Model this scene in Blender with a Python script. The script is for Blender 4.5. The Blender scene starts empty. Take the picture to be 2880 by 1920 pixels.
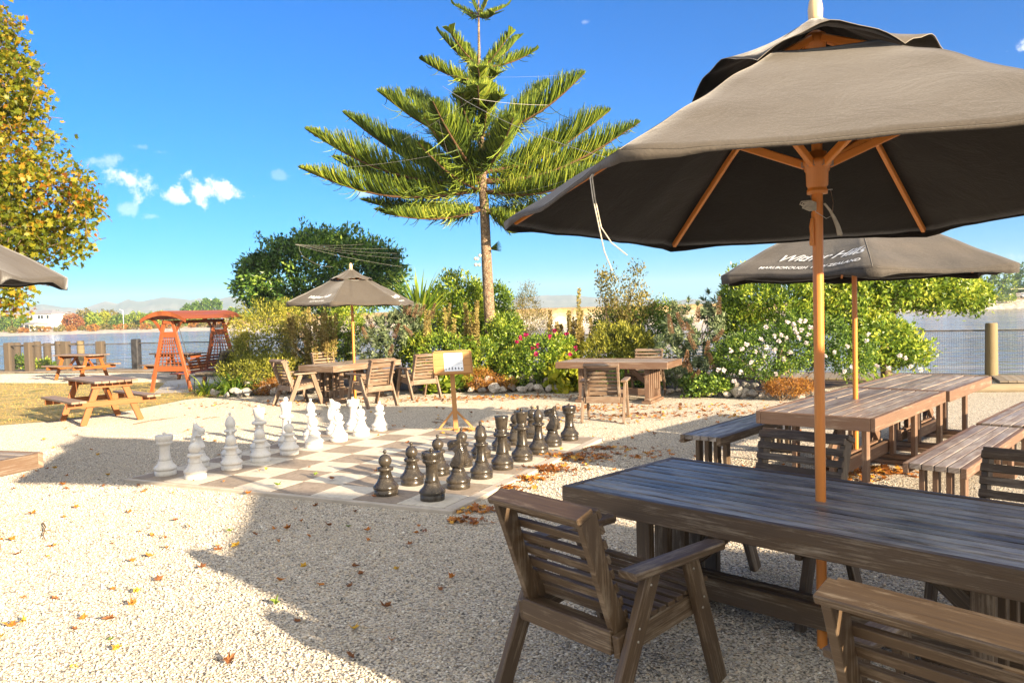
import bpy, math, random
import numpy as np
from mathutils import Vector, Matrix, noise
R = math.radians
random.seed(7); rng = np.random.default_rng(7)
scene = bpy.context.scene
COL = scene.collection

# ---------------------------------------------------------------- camera
FPX, PITCH, ROLL, EYE = 2250.0, 0.0409596, -0.026847, 1.7625
cF = Vector((0, math.cos(PITCH), -math.sin(PITCH)))
_U = Vector((0, math.sin(PITCH), math.cos(PITCH))); _R = Vector((1, 0, 0))
cR = _R*math.cos(ROLL) + _U*math.sin(ROLL)
cU = -_R*math.sin(ROLL) + _U*math.cos(ROLL)
cam_d = bpy.data.cameras.new('camera'); cam = bpy.data.objects.new('camera', cam_d); COL.objects.link(cam)
cam_d.sensor_width = 36; cam_d.lens = FPX/2880*36; cam_d.clip_start = 0.05; cam_d.clip_end = 20000
M3 = Matrix((cR, cU, -cF)).transposed()
cam.matrix_world = Matrix.Translation((0, 0, EYE)) @ M3.to_4x4()
scene.camera = cam

# ---------------------------------------------------------------- light
SUN_EL, SUN_AZ = R(15.4), R(134.8)       # azimuth clockwise from +Y
sun_dir = Vector((math.sin(SUN_AZ)*math.cos(SUN_EL), math.cos(SUN_AZ)*math.cos(SUN_EL), math.sin(SUN_EL)))
sd = bpy.data.lights.new('sun', 'SUN'); sd.energy = 5.0; sd.angle = R(0.6); sd.color = (1.0, 0.80, 0.55)
so = bpy.data.objects.new('sun', sd); COL.objects.link(so)
so.rotation_euler = (-sun_dir).to_track_quat('-Z', 'Y').to_euler()
world = bpy.data.worlds.new('World'); scene.world = world; world.use_nodes = True
wn, wl = world.node_tree.nodes, world.node_tree.links
for n in list(wn): wn.remove(n)
w_out = wn.new('ShaderNodeOutputWorld'); w_bg = wn.new('ShaderNodeBackground')
sky = wn.new('ShaderNodeTexSky'); sky.sky_type = 'NISHITA'; sky.sun_disc = False
sky.sun_elevation = SUN_EL; sky.sun_rotation = SUN_AZ; sky.air_density = 1.0; sky.dust_density = 0.0; sky.ozone_density = 4.0
w_bg.inputs['Strength'].default_value = 0.055
wl.new(w_bg.outputs[0], w_out.inputs[0])
def cloud_nodes(base_socket):
    """small cumulus puffs: soft masks round a few directions of the sky, broken up by noise"""
    tc = wn.new('ShaderNodeTexCoord')
    nz = wn.new('ShaderNodeTexNoise'); nz.inputs['Scale'].default_value = 42; nz.inputs['Detail'].default_value = 7; nz.inputs['Roughness'].default_value = 0.62
    wl.new(tc.outputs['Generated'], nz.inputs['Vector'])
    cur = base_socket
    puffs = [((578, 537), (74, 38), 1.0), ((500, 556), (40, 20), .6), ((378, 512), (66, 38), .8), ((285, 452), (50, 18), .35), ((355, 585), (24, 18), .3), ((795, 497), (34, 14), .16), ((1025, 545), (30, 16), .4), ((2868, 140), (40, 26), .8), ((430, 608), (22, 10), .25), ((395, 412), (34, 9), .14), ((450, 428), (18, 7), .12), ((1645, 62), (11, 6), .2), ((2880, 720), (60, 20), .4)]
    for (px, py), (rx, ry), op in puffs:
        d = (cF*FPX + cR*(px-1440) + cU*(960-py)).normalized()
        side = d.cross(Vector((0, 0, 1))).normalized(); up = side.cross(d)
        acc = []
        for v, r in ((side, rx), (up, ry)):
            dt = wn.new('ShaderNodeVectorMath'); dt.operation = 'DOT_PRODUCT'; wl.new(tc.outputs['Generated'], dt.inputs[0]); dt.inputs[1].default_value = v
            mu = wn.new('ShaderNodeMath'); mu.operation = 'MULTIPLY'; wl.new(dt.outputs['Value'], mu.inputs[0]); mu.inputs[1].default_value = FPX/r
            p2 = wn.new('ShaderNodeMath'); p2.operation = 'MULTIPLY'; wl.new(mu.outputs[0], p2.inputs[0]); wl.new(mu.outputs[0], p2.inputs[1])
            acc.append(p2)
        fw = wn.new('ShaderNodeVectorMath'); fw.operation = 'DOT_PRODUCT'; wl.new(tc.outputs['Generated'], fw.inputs[0]); fw.inputs[1].default_value = d
        gt = wn.new('ShaderNodeMath'); gt.operation = 'GREATER_THAN'; wl.new(fw.outputs['Value'], gt.inputs[0]); gt.inputs[1].default_value = 0.5
        s = wn.new('ShaderNodeMath'); s.operation = 'ADD'; wl.new(acc[0].outputs[0], s.inputs[0]); wl.new(acc[1].outputs[0], s.inputs[1])
        sq = wn.new('ShaderNodeMath'); sq.operation = 'SQRT'; wl.new(s.outputs[0], sq.inputs[0])
        nm = wn.new('ShaderNodeMath'); nm.operation = 'MULTIPLY_ADD'; wl.new(nz.outputs['Fac'], nm.inputs[0]); nm.inputs[1].default_value = 4.2; nm.inputs[2].default_value = -2.1
        ad = wn.new('ShaderNodeMath'); ad.operation = 'ADD'; wl.new(sq.outputs[0], ad.inputs[0]); wl.new(nm.outputs[0], ad.inputs[1])
        mr = wn.new('ShaderNodeMapRange'); mr.interpolation_type = 'SMOOTHSTEP'
        mr.inputs['From Min'].default_value = 1.02; mr.inputs['From Max'].default_value = 0.15; mr.inputs['To Min'].default_value = 0; mr.inputs['To Max'].default_value = op
        wl.new(ad.outputs[0], mr.inputs['Value'])
        mk = wn.new('ShaderNodeMath'); mk.operation = 'MULTIPLY'; wl.new(mr.outputs['Result'], mk.inputs[0]); wl.new(gt.outputs[0], mk.inputs[1])
        mx = wn.new('ShaderNodeMixRGB'); wl.new(mk.outputs[0], mx.inputs['Fac']); wl.new(cur, mx.inputs['Color1']); mx.inputs['Color2'].default_value = (7.5, 7.6, 7.9, 1)
        cur = mx.outputs[0]
    return cur
w_mul = wn.new('ShaderNodeMixRGB'); w_mul.blend_type = 'MULTIPLY'; w_mul.inputs[0].default_value = 1; w_mul.inputs[2].default_value = (.10, .61, 1.12, 1)
w_hs = wn.new('ShaderNodeHueSaturation'); w_hs.inputs['Saturation'].default_value = 1.08
wl.new(sky.outputs[0], w_mul.inputs[1]); wl.new(w_mul.outputs[0], w_hs.inputs['Color'])
# added fill light: an invented bright cloud bank overhead and behind the camera, unseen
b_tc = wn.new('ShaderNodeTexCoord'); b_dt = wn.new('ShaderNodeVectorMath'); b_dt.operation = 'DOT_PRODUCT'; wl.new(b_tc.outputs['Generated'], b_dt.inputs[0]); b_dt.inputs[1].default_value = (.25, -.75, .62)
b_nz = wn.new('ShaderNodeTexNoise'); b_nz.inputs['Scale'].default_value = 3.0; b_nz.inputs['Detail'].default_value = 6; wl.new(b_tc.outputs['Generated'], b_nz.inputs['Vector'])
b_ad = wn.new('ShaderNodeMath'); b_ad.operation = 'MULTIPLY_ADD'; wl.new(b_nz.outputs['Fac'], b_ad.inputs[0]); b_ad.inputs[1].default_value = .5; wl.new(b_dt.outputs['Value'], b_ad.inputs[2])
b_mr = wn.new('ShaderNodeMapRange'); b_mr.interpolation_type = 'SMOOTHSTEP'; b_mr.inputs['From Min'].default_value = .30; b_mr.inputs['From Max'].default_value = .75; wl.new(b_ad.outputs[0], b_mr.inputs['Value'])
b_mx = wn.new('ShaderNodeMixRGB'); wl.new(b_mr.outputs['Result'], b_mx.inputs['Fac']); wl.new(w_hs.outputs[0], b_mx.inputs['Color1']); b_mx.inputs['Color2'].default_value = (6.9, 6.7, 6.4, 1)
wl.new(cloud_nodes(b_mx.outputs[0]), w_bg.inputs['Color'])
vs = scene.view_settings; vs.view_transform = 'Standard'; vs.look = 'None'; vs.gamma = 1; vs.use_curve_mapping = False
vs.exposure = 1.85
scene.render.engine = 'CYCLES'
scene.cycles.max_bounces = 6; scene.cycles.transparent_max_bounces = 8; scene.cycles.volume_bounces = 0

# ---------------------------------------------------------------- placing helpers (surveyed points)
def ground_point(px, py, z=0.0):
    d = cF*FPX + cR*(px-1440) + cU*(960-py); t = (z-EYE)/d.z
    return Vector((d.x*t, d.y*t, z))
def at_depth(px, py, dep):
    d = cF*FPX + cR*(px-1440) + cU*(960-py); t = dep/d.y
    return Vector((d.x*t, dep, EYE+d.z*t))

# ---------------------------------------------------------------- object helpers
def tag(o, label=None, cat=None, group=None, kind=None):
    if label: o['label'] = label
    if cat: o['category'] = cat
    if group: o['group'] = group
    if kind: o['kind'] = kind
    return o
def thing(name, label, cat, loc=(0, 0, 0), rz=0.0, group=None):
    o = bpy.data.objects.new(name, None); COL.objects.link(o); o.empty_display_size = .2
    o.location = loc; o.rotation_euler = (0, 0, rz)
    return tag(o, label, cat, group)
def link(name, me, parent=None):
    o = bpy.data.objects.new(name, me); COL.objects.link(o)
    if parent: o.parent = parent
    return o
def copy_tree(o, parent=None):
    c = o.copy(); COL.objects.link(c)
    if parent: c.parent = parent
    for ch in list(o.children): copy_tree(ch, c)
    return c
def place_copy(proto, used, loc, rz, label, group=None, scale=None):
    o = proto if not used else copy_tree(proto)
    o.location = loc; o.rotation_euler = (0, 0, rz)
    if scale: o.scale = scale
    o['label'] = label
    if group: o['group'] = group
    return o

class MB:
    """collects shapes; build() links them as one mesh object"""
    def __init__(s): s.v = []; s.f = []; s.uv = []; s.mi = []; s.sm = []
    def add(s, vs_, fs, uvs=None, mi=0, smooth=False):
        b = len(s.v); s.v += [tuple(x) for x in vs_]
        for k, f in enumerate(fs):
            s.f.append(tuple(b+i for i in f)); s.mi.append(mi); s.sm.append(smooth)
            s.uv.append(uvs[k] if uvs else [(0, 0)]*len(f))
    def obox(s, c, ax, ay, az, mi=0):
        """box: centre, half-axis vectors; grain runs along the longest axis"""
        c = Vector(c); A = [Vector(ax), Vector(ay), Vector(az)]
        sg = [(-1,-1,-1),(1,-1,-1),(1,1,-1),(-1,1,-1),(-1,-1,1),(1,-1,1),(1,1,1),(-1,1,1)]
        V = [c + A[0]*a + A[1]*b_ + A[2]*d for a, b_, d in sg]
        F = [(0,3,2,1),(4,5,6,7),(0,1,5,4),(1,2,6,5),(2,3,7,6),(3,0,4,7)]
        L = [a.length for a in A]; li = L.index(max(L)); oth = [i for i in range(3) if i != li]
        ou, ov = random.uniform(0, 50), random.uniform(0, 50)
        U = []
        for f in F:
            u = []
            for i in f:
                q = sg[i]; u.append((ou + q[li]*L[li], ov + q[oth[0]]*L[oth[0]] + (q[oth[1]]*L[oth[1]])*1.7))
            U.append(u)
        s.add(V, F, U, mi)
    def box(s, x0, x1, y0, y1, z0, z1, mi=0):
        s.obox(((x0+x1)/2, (y0+y1)/2, (z0+z1)/2), ((x1-x0)/2, 0, 0), (0, (y1-y0)/2, 0), (0, 0, (z1-z0)/2), mi)
    def beam(s, a, b, w, t, side=(1, 0, 0), mi=0):
        """board from a to b; w = size along `side`, t = size along the third direction"""
        a, b = Vector(a), Vector(b); d = (b-a); u = d.normalized(); sd_ = Vector(side); sd_ = (sd_ - u*sd_.dot(u)).normalized(); th = u.cross(sd_)
        s.obox((a+b)/2, d/2, sd_*w/2, th*t/2, mi)
    def tube(s, pts, rad, n=8, mi=0, cap=True, smooth=True):
        pts = [Vector(p) for p in pts]; rad = rad if hasattr(rad, '__len__') else [rad]*len(pts)
        V, F, U = [], [], []; prev = None; ln = 0
        for k, p_ in enumerate(pts):
            t = (pts[min(k+1, len(pts)-1)] - pts[max(k-1, 0)]).normalized()
            if prev is None:
                a = Vector((0, 0, 1)) if abs(t.z) < .9 else Vector((1, 0, 0)); e1_ = t.cross(a).normalized()
            else: e1_ = (prev - t*prev.dot(t)).normalized()
            prev = e1_; e2_ = t.cross(e1_)
            for i in range(n):
                an = 2*math.pi*i/n; V.append(p_ + (e1_*math.cos(an)+e2_*math.sin(an))*rad[k])
        ou = random.uniform(0, 30)
        for k in range(len(pts)-1):
            l2 = ln + (pts[k+1]-pts[k]).length
            for i in range(n):
                j = (i+1) % n; F.append((k*n+i, k*n+j, (k+1)*n+j, (k+1)*n+i))
                w = 2*math.pi*rad[k]/n
                U.append([(ou+ln, i*w), (ou+ln, (i+1)*w), (ou+l2, (i+1)*w), (ou+l2, i*w)])
            ln = l2
        s.add(V, F, U, mi, smooth)
        if cap:
            m = len(pts)-1
            s.add([V[i] for i in range(n)], [tuple(range(n-1, -1, -1))], None, mi)
            s.add([V[m*n+i] for i in range(n)], [tuple(range(n))], None, mi)
    def lathe(s, prof, n=24, c=(0, 0, 0), mi=0, smooth=True):
        V, F, U = [], [], []; c = Vector(c)
        for r, z in prof:
            for i in range(n):
                a = 2*math.pi*i/n; V.append(c + Vector((r*math.cos(a), r*math.sin(a), z)))
        for k in range(len(prof)-1):
            for i in range(n):
                j = (i+1) % n; F.append((k*n+i, k*n+j, (k+1)*n+j, (k+1)*n+i))
                U.append([(prof[k][1], i/n), (prof[k][1], (i+1)/n), (prof[k+1][1], (i+1)/n), (prof[k+1][1], i/n)])
        s.add(V, F, U, mi, smooth)
    def build(s, name, mats, parent=None, bevel=0.0, sharp=None):
        me = bpy.data.meshes.new(name); me.from_pydata(s.v, [], s.f)
        uvl = me.uv_layers.new(name='UVMap'); flat = []
        for f in s.uv:
            for u in f: flat += [u[0], u[1]]
        uvl.data.foreach_set('uv', flat)
        for m in (mats if isinstance(mats, (list, tuple)) else [mats]): me.materials.append(m)
        me.polygons.foreach_set('material_index', s.mi); me.polygons.foreach_set('use_smooth', s.sm)
        me.update()
        o = link(name, me, parent)
        if bevel:
            b = o.modifiers.new('bevel', 'BEVEL'); b.width = bevel; b.segments = 1; b.limit_method = 'ANGLE'; b.angle_limit = R(50)
        return o

def np_mesh(name, V, F, mat, parent=None, smooth=False, col=None):
    """V (n,3), F (m,k) arrays -> mesh object"""
    V = np.asarray(V, np.float32); F = np.asarray(F, np.int32); k = F.shape[1]
    me = bpy.data.meshes.new(name)
    me.vertices.add(len(V)); me.vertices.foreach_set('co', V.ravel())
    me.loops.add(F.size); me.loops.foreach_set('vertex_index', F.ravel())
    me.polygons.add(len(F)); me.polygons.foreach_set('loop_start', np.arange(0, F.size, k, dtype=np.int32))
    try: me.polygons.foreach_set('loop_total', np.full(len(F), k, np.int32))
    except Exception: pass
    me.polygons.foreach_set('use_smooth', np.full(len(F), smooth))
    me.update(calc_edges=True); me.validate()
    me.materials.append(mat)
    if col is not None:
        a = me.attributes.new('tint', 'FLOAT', 'POINT'); a.data.foreach_set('value', np.asarray(col, np.float32))
    return link(name, me, parent)

# ---------------------------------------------------------------- materials
def nodes_of(name):
    m = bpy.data.materials.new(name); m.use_nodes = True; nt = m.node_tree
    for n in list(nt.nodes): nt.nodes.remove(n)
    out = nt.nodes.new('ShaderNodeOutputMaterial'); b = nt.nodes.new('ShaderNodeBsdfPrincipled'); nt.links.new(b.outputs[0], out.inputs[0])
    return m, nt, b, out
def N(nt, t, **kw):
    n = nt.nodes.new(t)
    for k, v in kw.items():
        if k in n.inputs.keys(): n.inputs[k].default_value = v
        else: setattr(n, k, v)
    return n
def ramp(nt, src, stops, interp='LINEAR'):
    r = nt.nodes.new('ShaderNodeValToRGB'); r.color_ramp.interpolation = interp; e = r.color_ramp.elements
    while len(e) < len(stops): e.new(0.5)
    for i, (p_, c) in enumerate(stops): e[i].position = p_; e[i].color = (*c, 1) if len(c) == 3 else c
    nt.links.new(src, r.inputs[0]); return r.outputs[0]
def mixc(nt, f, a, b, bt='MIX'):
    m = nt.nodes.new('ShaderNodeMixRGB'); m.blend_type = bt
    for i, x in enumerate((f, a, b)):
        if hasattr(x, 'is_output'): nt.links.new(x, m.inputs[i])
        else: m.inputs[i].default_value = x if i == 0 else (*x, 1)
    return m.outputs[0]
def bump(nt, b, h, strength=.3, dist=.01):
    bp = nt.nodes.new('ShaderNodeBump'); bp.inputs['Strength'].default_value = strength; bp.inputs['Distance'].default_value = dist
    nt.links.new(h, bp.inputs['Height']); nt.links.new(bp.outputs[0], b.inputs['Normal'])

def wood(name, c1, c2, c3=None, rough=.55, grain=.5, wear=None, wear_amt=.5, spec=.5):
    """boards: grain along the UV x of each board; wear = colour rubbed through in patches"""
    m, nt, b, _ = nodes_of(name)
    uv = N(nt, 'ShaderNodeUVMap'); mp = N(nt, 'ShaderNodeMapping'); mp.inputs['Scale'].default_value = (3.0, 70, 1); nt.links.new(uv.outputs[0], mp.inputs[0])
    n1 = N(nt, 'ShaderNodeTexNoise', Scale=1.0, Detail=6.0, Roughness=.65); nt.links.new(mp.outputs[0], n1.inputs['Vector'])
    mp2 = N(nt, 'ShaderNodeMapping'); mp2.inputs['Scale'].default_value = (1.2, 6, 1); nt.links.new(uv.outputs[0], mp2.inputs[0])
    n2 = N(nt, 'ShaderNodeTexNoise', Scale=1.0, Detail=4.0, Roughness=.6); nt.links.new(mp2.outputs[0], n2.inputs['Vector'])
    base = ramp(nt, n1.outputs['Fac'], [(.3, c1), (.7, c2)])
    if c3: base = mixc(nt, ramp(nt, n2.outputs['Fac'], [(.4, (0,0,0)), (.65, (1,1,1))]), base, c3)
    if wear:
        mp3 = N(nt, 'ShaderNodeMapping'); mp3.inputs['Scale'].default_value = (2.2, 9, 1); nt.links.new(uv.outputs[0], mp3.inputs[0])
        n3 = N(nt, 'ShaderNodeTexNoise', Scale=1.0, Detail=8.0, Roughness=.72); nt.links.new(mp3.outputs[0], n3.inputs['Vector'])
        ad = N(nt, 'ShaderNodeMath', operation='MULTIPLY_ADD'); nt.links.new(n1.outputs['Fac'], ad.inputs[0]); ad.inputs[1].default_value = .55; nt.links.new(n3.outputs['Fac'], ad.inputs[2])
        f = ramp(nt, ad.outputs[0], [(.86-wear_amt*.28, (0,0,0)), (.98-wear_amt*.1, (1,1,1))])
        base = mixc(nt, f, base, wear)
    gi = N(nt, 'ShaderNodeNewGeometry'); base = mixc(nt, 1.0, base, ramp(nt, gi.outputs['Random Per Island'], [(0, (.72,.72,.72)), (.5, (.98,.96,.94)), (1, (1.22,1.22,1.22))]), 'MULTIPLY')
    nt.links.new(base, b.inputs['Base Color'])
    nt.links.new(ramp(nt, n2.outputs['Fac'], [(.3, (rough-.12,)*3), (.7, (rough+.15,)*3)]), b.inputs['Roughness'])
    b.inputs['Specular IOR Level'].default_value = spec
    bump(nt, b, n1.outputs['Fac'], grain, .004)
    return m
def mottled(name, c1, c2, scale=8, rough=.6, bmp=.2, dist=.01, detail=6, spec=.5, metal=0, lo=.35, hi=.65, c3=None, s3=60):
    m, nt, b, _ = nodes_of(name); tc = N(nt, 'ShaderNodeTexCoord')
    n1 = N(nt, 'ShaderNodeTexNoise', Scale=float(scale), Detail=float(detail), Roughness=.6); nt.links.new(tc.outputs['Object'], n1.inputs['Vector'])
    base = ramp(nt, n1.outputs['Fac'], [(lo, c1), (hi, c2)])
    if c3:
        n3 = N(nt, 'ShaderNodeTexNoise', Scale=float(s3), Detail=4.0, Roughness=.7); nt.links.new(tc.outputs['Object'], n3.inputs['Vector'])
        base = mixc(nt, ramp(nt, n3.outputs['Fac'], [(.5, (0,0,0)), (.62, (1,1,1))]), base, c3)
    nt.links.new(base, b.inputs['Base Color']); b.inputs['Roughness'].default_value = rough; b.inputs['Specular IOR Level'].default_value = spec; b.inputs['Metallic'].default_value = metal
    if bmp: bump(nt, b, n1.outputs['Fac'], bmp, dist)
    return m
def leafmat(name, stops, transl=.35, rough=.5, spec=.4, noise_scale=1.3):
    """leaves: colour by leaf (random per island), with slow drift over the plant"""
    m, nt, b, out = nodes_of(name)
    g = N(nt, 'ShaderNodeNewGeometry'); tc = N(nt, 'ShaderNodeTexCoord')
    n1 = N(nt, 'ShaderNodeTexNoise', Scale=noise_scale, Detail=3.0); nt.links.new(tc.outputs['Object'], n1.inputs['Vector'])
    a = N(nt, 'ShaderNodeMath', operation='MULTIPLY_ADD'); nt.links.new(n1.outputs['Fac'], a.inputs[0]); a.inputs[1].default_value = 1.3; a.inputs[2].default_value = -.65
    s_ = N(nt, 'ShaderNodeMath', operation='MULTIPLY_ADD'); nt.links.new(g.outputs['Random Per Island'], s_.inputs[0]); s_.inputs[1].default_value = .75; s_.inputs[2].default_value = .125
    s2 = N(nt, 'ShaderNodeMath', operation='ADD'); nt.links.new(s_.outputs[0], s2.inputs[0]); nt.links.new(a.outputs[0], s2.inputs[1])
    c = ramp(nt, s2.outputs[0], stops)
    nt.links.new(c, b.inputs['Base Color']); b.inputs['Roughness'].default_value = rough; b.inputs['Specular IOR Level'].default_value = spec
    tr = N(nt, 'ShaderNodeBsdfTranslucent'); nt.links.new(c, tr.inputs['Color'])
    mx = N(nt, 'ShaderNodeMixShader'); mx.inputs[0].default_value = transl
    nt.links.new(b.outputs[0], mx.inputs[1]); nt.links.new(tr.outputs[0], mx.inputs[2]); nt.links.new(mx.outputs[0], out.inputs[0])
    return m
def plain(name, c, rough=.6, metal=0, spec=.5):
    m, nt, b, _ = nodes_of(name); b.inputs['Base Color'].default_value = (*c, 1); b.inputs['Roughness'].default_value = rough; b.inputs['Metallic'].default_value = metal; b.inputs['Specular IOR Level'].default_value = spec
    return m
# ================================================================ setting
FL = [(-60, 33), (-17, 28.6), (-12.8, 27.6), (-9, 26.4), (0, 22.3), (9.3, 17.9), (10.3, 17.25), (14, 15.6), (60, -4)]   # edge of the sea wall / fence line
def poly_sheet(name, pts, z, mat, kind='structure', skirt=None):
    me = bpy.data.meshes.new(name); V = [(x, y, z) for x, y in pts]; F = [tuple(range(len(pts)))]
    if skirt is not None:
        n = len(pts); V += [(x, y, skirt) for x, y in pts]
        F += [(i, i+n, (i+1) % n + n, (i+1) % n) for i in range(n)]
    me.from_pydata(V, [], F); me.materials.append(mat); me.update()
    o = link(name, me); tag(o, kind=kind); return o

def gravel_mat():
    m, nt, b, _ = nodes_of('gravel'); tc = N(nt, 'ShaderNodeTexCoord')
    v = N(nt, 'ShaderNodeTexVoronoi', Scale=78.0, Randomness=1.0); nt.links.new(tc.outputs['Object'], v.inputs['Vector'])
    v2 = N(nt, 'ShaderNodeTexVoronoi', Scale=41.0, Randomness=1.0); nt.links.new(tc.outputs['Object'], v2.inputs['Vector'])
    sp = N(nt, 'ShaderNodeSeparateColor'); nt.links.new(v.outputs['Color'], sp.inputs[0])
    c = ramp(nt, sp.outputs[0], GRAV)
    ed = ramp(nt, v.outputs['Distance'], [(.0, (1,1,1)), (.5, (1,1,1)), (.8, (.34,.31,.27))])
    c = mixc(nt, 1.0, c, ed, 'MULTIPLY')
    n = N(nt, 'ShaderNodeTexNoise', Scale=.9, Detail=5.0); nt.links.new(tc.outputs['Object'], n.inputs['Vector'])
    c = mixc(nt, ramp(nt, n.outputs['Fac'], [(.45, (0,0,0)), (.75, (.45,.45,.45))]), c, (.42, .36, .28))
    nt.links.new(c, b.inputs['Base Color']); b.inputs['Roughness'].default_value = .8; b.inputs['Diffuse Roughness'].default_value = 1
    iv = N(nt, 'ShaderNodeMath', operation='MULTIPLY'); nt.links.new(v.outputs['Distance'], iv.inputs[0]); iv.inputs[1].default_value = -1
    i2 = N(nt, 'ShaderNodeMath', operation='MULTIPLY_ADD'); nt.links.new(v2.outputs['Distance'], i2.inputs[0]); i2.inputs[1].default_value = -.8; nt.links.new(iv.outputs[0], i2.inputs[2])
    bump(nt, b, i2.outputs[0], .9, .013)
    return m
GRAV = [(0, (.10,.09,.08)), (.10, (.32,.30,.27)), (.28, (.64,.57,.45)), (.45, (.42,.40,.38)), (.62, (.72,.66,.56)), (.8, (.56,.45,.32)), (1, (.82,.79,.73))]
M_grav = gravel_mat()
m, nt, b, _ = nodes_of('pebble'); g = N(nt, 'ShaderNodeNewGeometry')
nt.links.new(ramp(nt, g.outputs['Random Per Island'], GRAV), b.inputs['Base Color']); b.inputs['Roughness'].default_value = .7; b.inputs['Diffuse Roughness'].default_value = 1; M_peb = m
land = poly_sheet('ground', [(-60, -60)] + FL + [(60, -60)], 0.0, M_grav, skirt=-4)

# loose pebbles standing proud of the gravel near the camera
def pebbles(n, x0, x1, y0, y1, size):
    y = y0 + (y1-y0)*rng.random(n)**1.5; x = rng.uniform(x0, x1, n)
    keep = np.abs(x) < .68*y + .4; x, y = x[keep], y[keep]
    loc = np.stack([x, y], 1) - np.array(BO[:2]); bi = loc@np.array(BE1)/BS; bj = loc@np.array(BE2)/BS
    keep = ~((bi > -.2) & (bi < 8.3) & (bj > -.2) & (bj < 8.2)); x, y = x[keep], y[keep]; n = len(x)
    base = np.array([(1,0,0),(0,1,0),(-1,0,0),(0,-1,0),(0,0,1),(0,0,-1)], float)
    F0 = np.array([(0,1,4),(1,2,4),(2,3,4),(3,0,4),(1,0,5),(2,1,5),(3,2,5),(0,3,5)])
    V = base[None]*(size*rng.uniform(.5, 1.15, (n, 1, 1)))*rng.uniform(.7, 1.3, (n, 6, 1))*np.array([1.15, .85, .62])
    a = rng.uniform(0, 6.28, n); ca, sa = np.cos(a)[:, None], np.sin(a)[:, None]
    X = V[..., 0]*ca - V[..., 1]*sa; Y = V[..., 0]*sa + V[..., 1]*ca; tl = rng.normal(0, .3, (n, 1)); Z = V[..., 2] + X*tl
    V = np.stack([X + x[:, None], Y + y[:, None], Z + size*.28], -1).reshape(-1, 3)
    F = (F0[None] + (np.arange(n)*6)[:, None, None]).reshape(-1, 3)
    return np_mesh('gravel', V, F, M_peb, smooth=True)

# ---------------------------------------------------------------- lawn, paths, deck, bed
def gp(px, py): v = ground_point(px, py); return (v.x, v.y)
M_lawn = mottled('lawn', (.33,.23,.07), (.46,.34,.12), 3, .9, .4, .02, c3=(.16,.17,.04), s3=2.2)
lawn_pts = [(-30, 12.0), gp(0, 1196), gp(150, 1184), gp(300, 1166), gp(430, 1142), gp(520, 1124), gp(640, 1112), gp(600, 1094), gp(520, 1082), gp(430, 1075), gp(330, 1077), gp(150, 1078), gp(0, 1077), (-34, 22)]
poly_sheet('lawn', lawn_pts, 0.008, M_lawn)
M_slab = mottled('paving', (.42,.40,.37), (.52,.5,.46), 6, .8, .15)
poly_sheet('patio', [gp(432, 1107), gp(590, 1104), gp(640, 1075), gp(560, 1062), gp(470, 1072)], 0.013, M_slab)
M_soil = mottled('soil', (.05,.03,.018), (.12,.075,.04), 9, .95, .6, .03)
bed_pts = [gp(620, 1108), gp(700, 1112), gp(880, 1106), gp(1100, 1100), gp(1330, 1101), gp(1560, 1100), gp(1700, 1098), gp(1870, 1098), gp(2000, 1106), gp(2130, 1116), gp(2230, 1110), gp(2400, 1082), gp(2600, 1068), (8.6, 17.4), (0, 21.6), (-8.6, 25.6), gp(640, 1060)]
poly_sheet('garden_soil', bed_pts, 0.02, M_soil)
# deck along the sea wall: planks across a strip
M_deck = wood('deck_boards', (.20,.17,.13), (.34,.30,.24), (.26,.2,.14), .75, .5)
def deck(poly, w, zt):
    mb = MB()
    for k in range(len(poly)-1):
        a, b_ = Vector((*poly[k], 0)), Vector((*poly[k+1], 0)); u = (b_-a).normalized(); v = Vector((u.y, -u.x, 0)); L = (b_-a).length; n = int(L/.15)
        for i in range(n):
            c = a + u*((i+.5)*L/n) + v*(w/2); c.z = zt-.02
            mb.obox(c, v*(w/2), u*(L/n/2-.005), (0, 0, .018))
    return mb
o = deck([FL[4], FL[5], FL[6], FL[7]], 1.5, .07).build('boardwalk', M_deck); tag(o, kind='structure')
o = deck([(-26, 29.4), FL[1], FL[2], FL[3], FL[4]], 1.3, .06).build('boardwalk', M_deck); tag(o, kind='structure')
M_log = wood('log_wood', (.20,.16,.10), (.32,.26,.17), None, .8, .6)
mb = MB(); a = ground_point(2700, 1093, .06); b2 = ground_point(3000, 1091, .06); mb.tube([a, a.lerp(b2, .5), b2], .09, 12)
o = mb.build('edging_log', M_log); tag(o, 'round timber log lying along the gravel edge below the boardwalk at the right', 'log')

# ---------------------------------------------------------------- water, far shores, hills
ZW = -2.2
m, nt, b, _ = nodes_of('estuary_water'); tc = N(nt, 'ShaderNodeTexCoord'); mp = N(nt, 'ShaderNodeMapping'); mp.inputs['Scale'].default_value = (.11, .55, 1); mp.inputs['Rotation'].default_value = (0, 0, R(-6)); nt.links.new(tc.outputs['Object'], mp.inputs[0])
n1 = N(nt, 'ShaderNodeTexNoise', Scale=1.0, Detail=3.0, Roughness=.5); nt.links.new(mp.outputs[0], n1.inputs['Vector'])
n2 = N(nt, 'ShaderNodeTexNoise', Scale=.06, Detail=4.0); nt.links.new(mp.outputs[0], n2.inputs['Vector'])
c = ramp(nt, n2.outputs['Fac'], [(.35, (.14,.13,.11)), (.65, (.24,.24,.23))])
c = mixc(nt, ramp(nt, n1.outputs['Fac'], [(.60, (0,0,0)), (.70, (.8,.8,.8))]), c, (.55, .49, .40))
nt.links.new(c, b.inputs['Base Color']); b.inputs['Roughness'].default_value = .10; b.inputs['IOR'].default_value = 1.33
bump(nt, b, n1.outputs['Fac'], .6, 1.0); M_water = m
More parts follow.
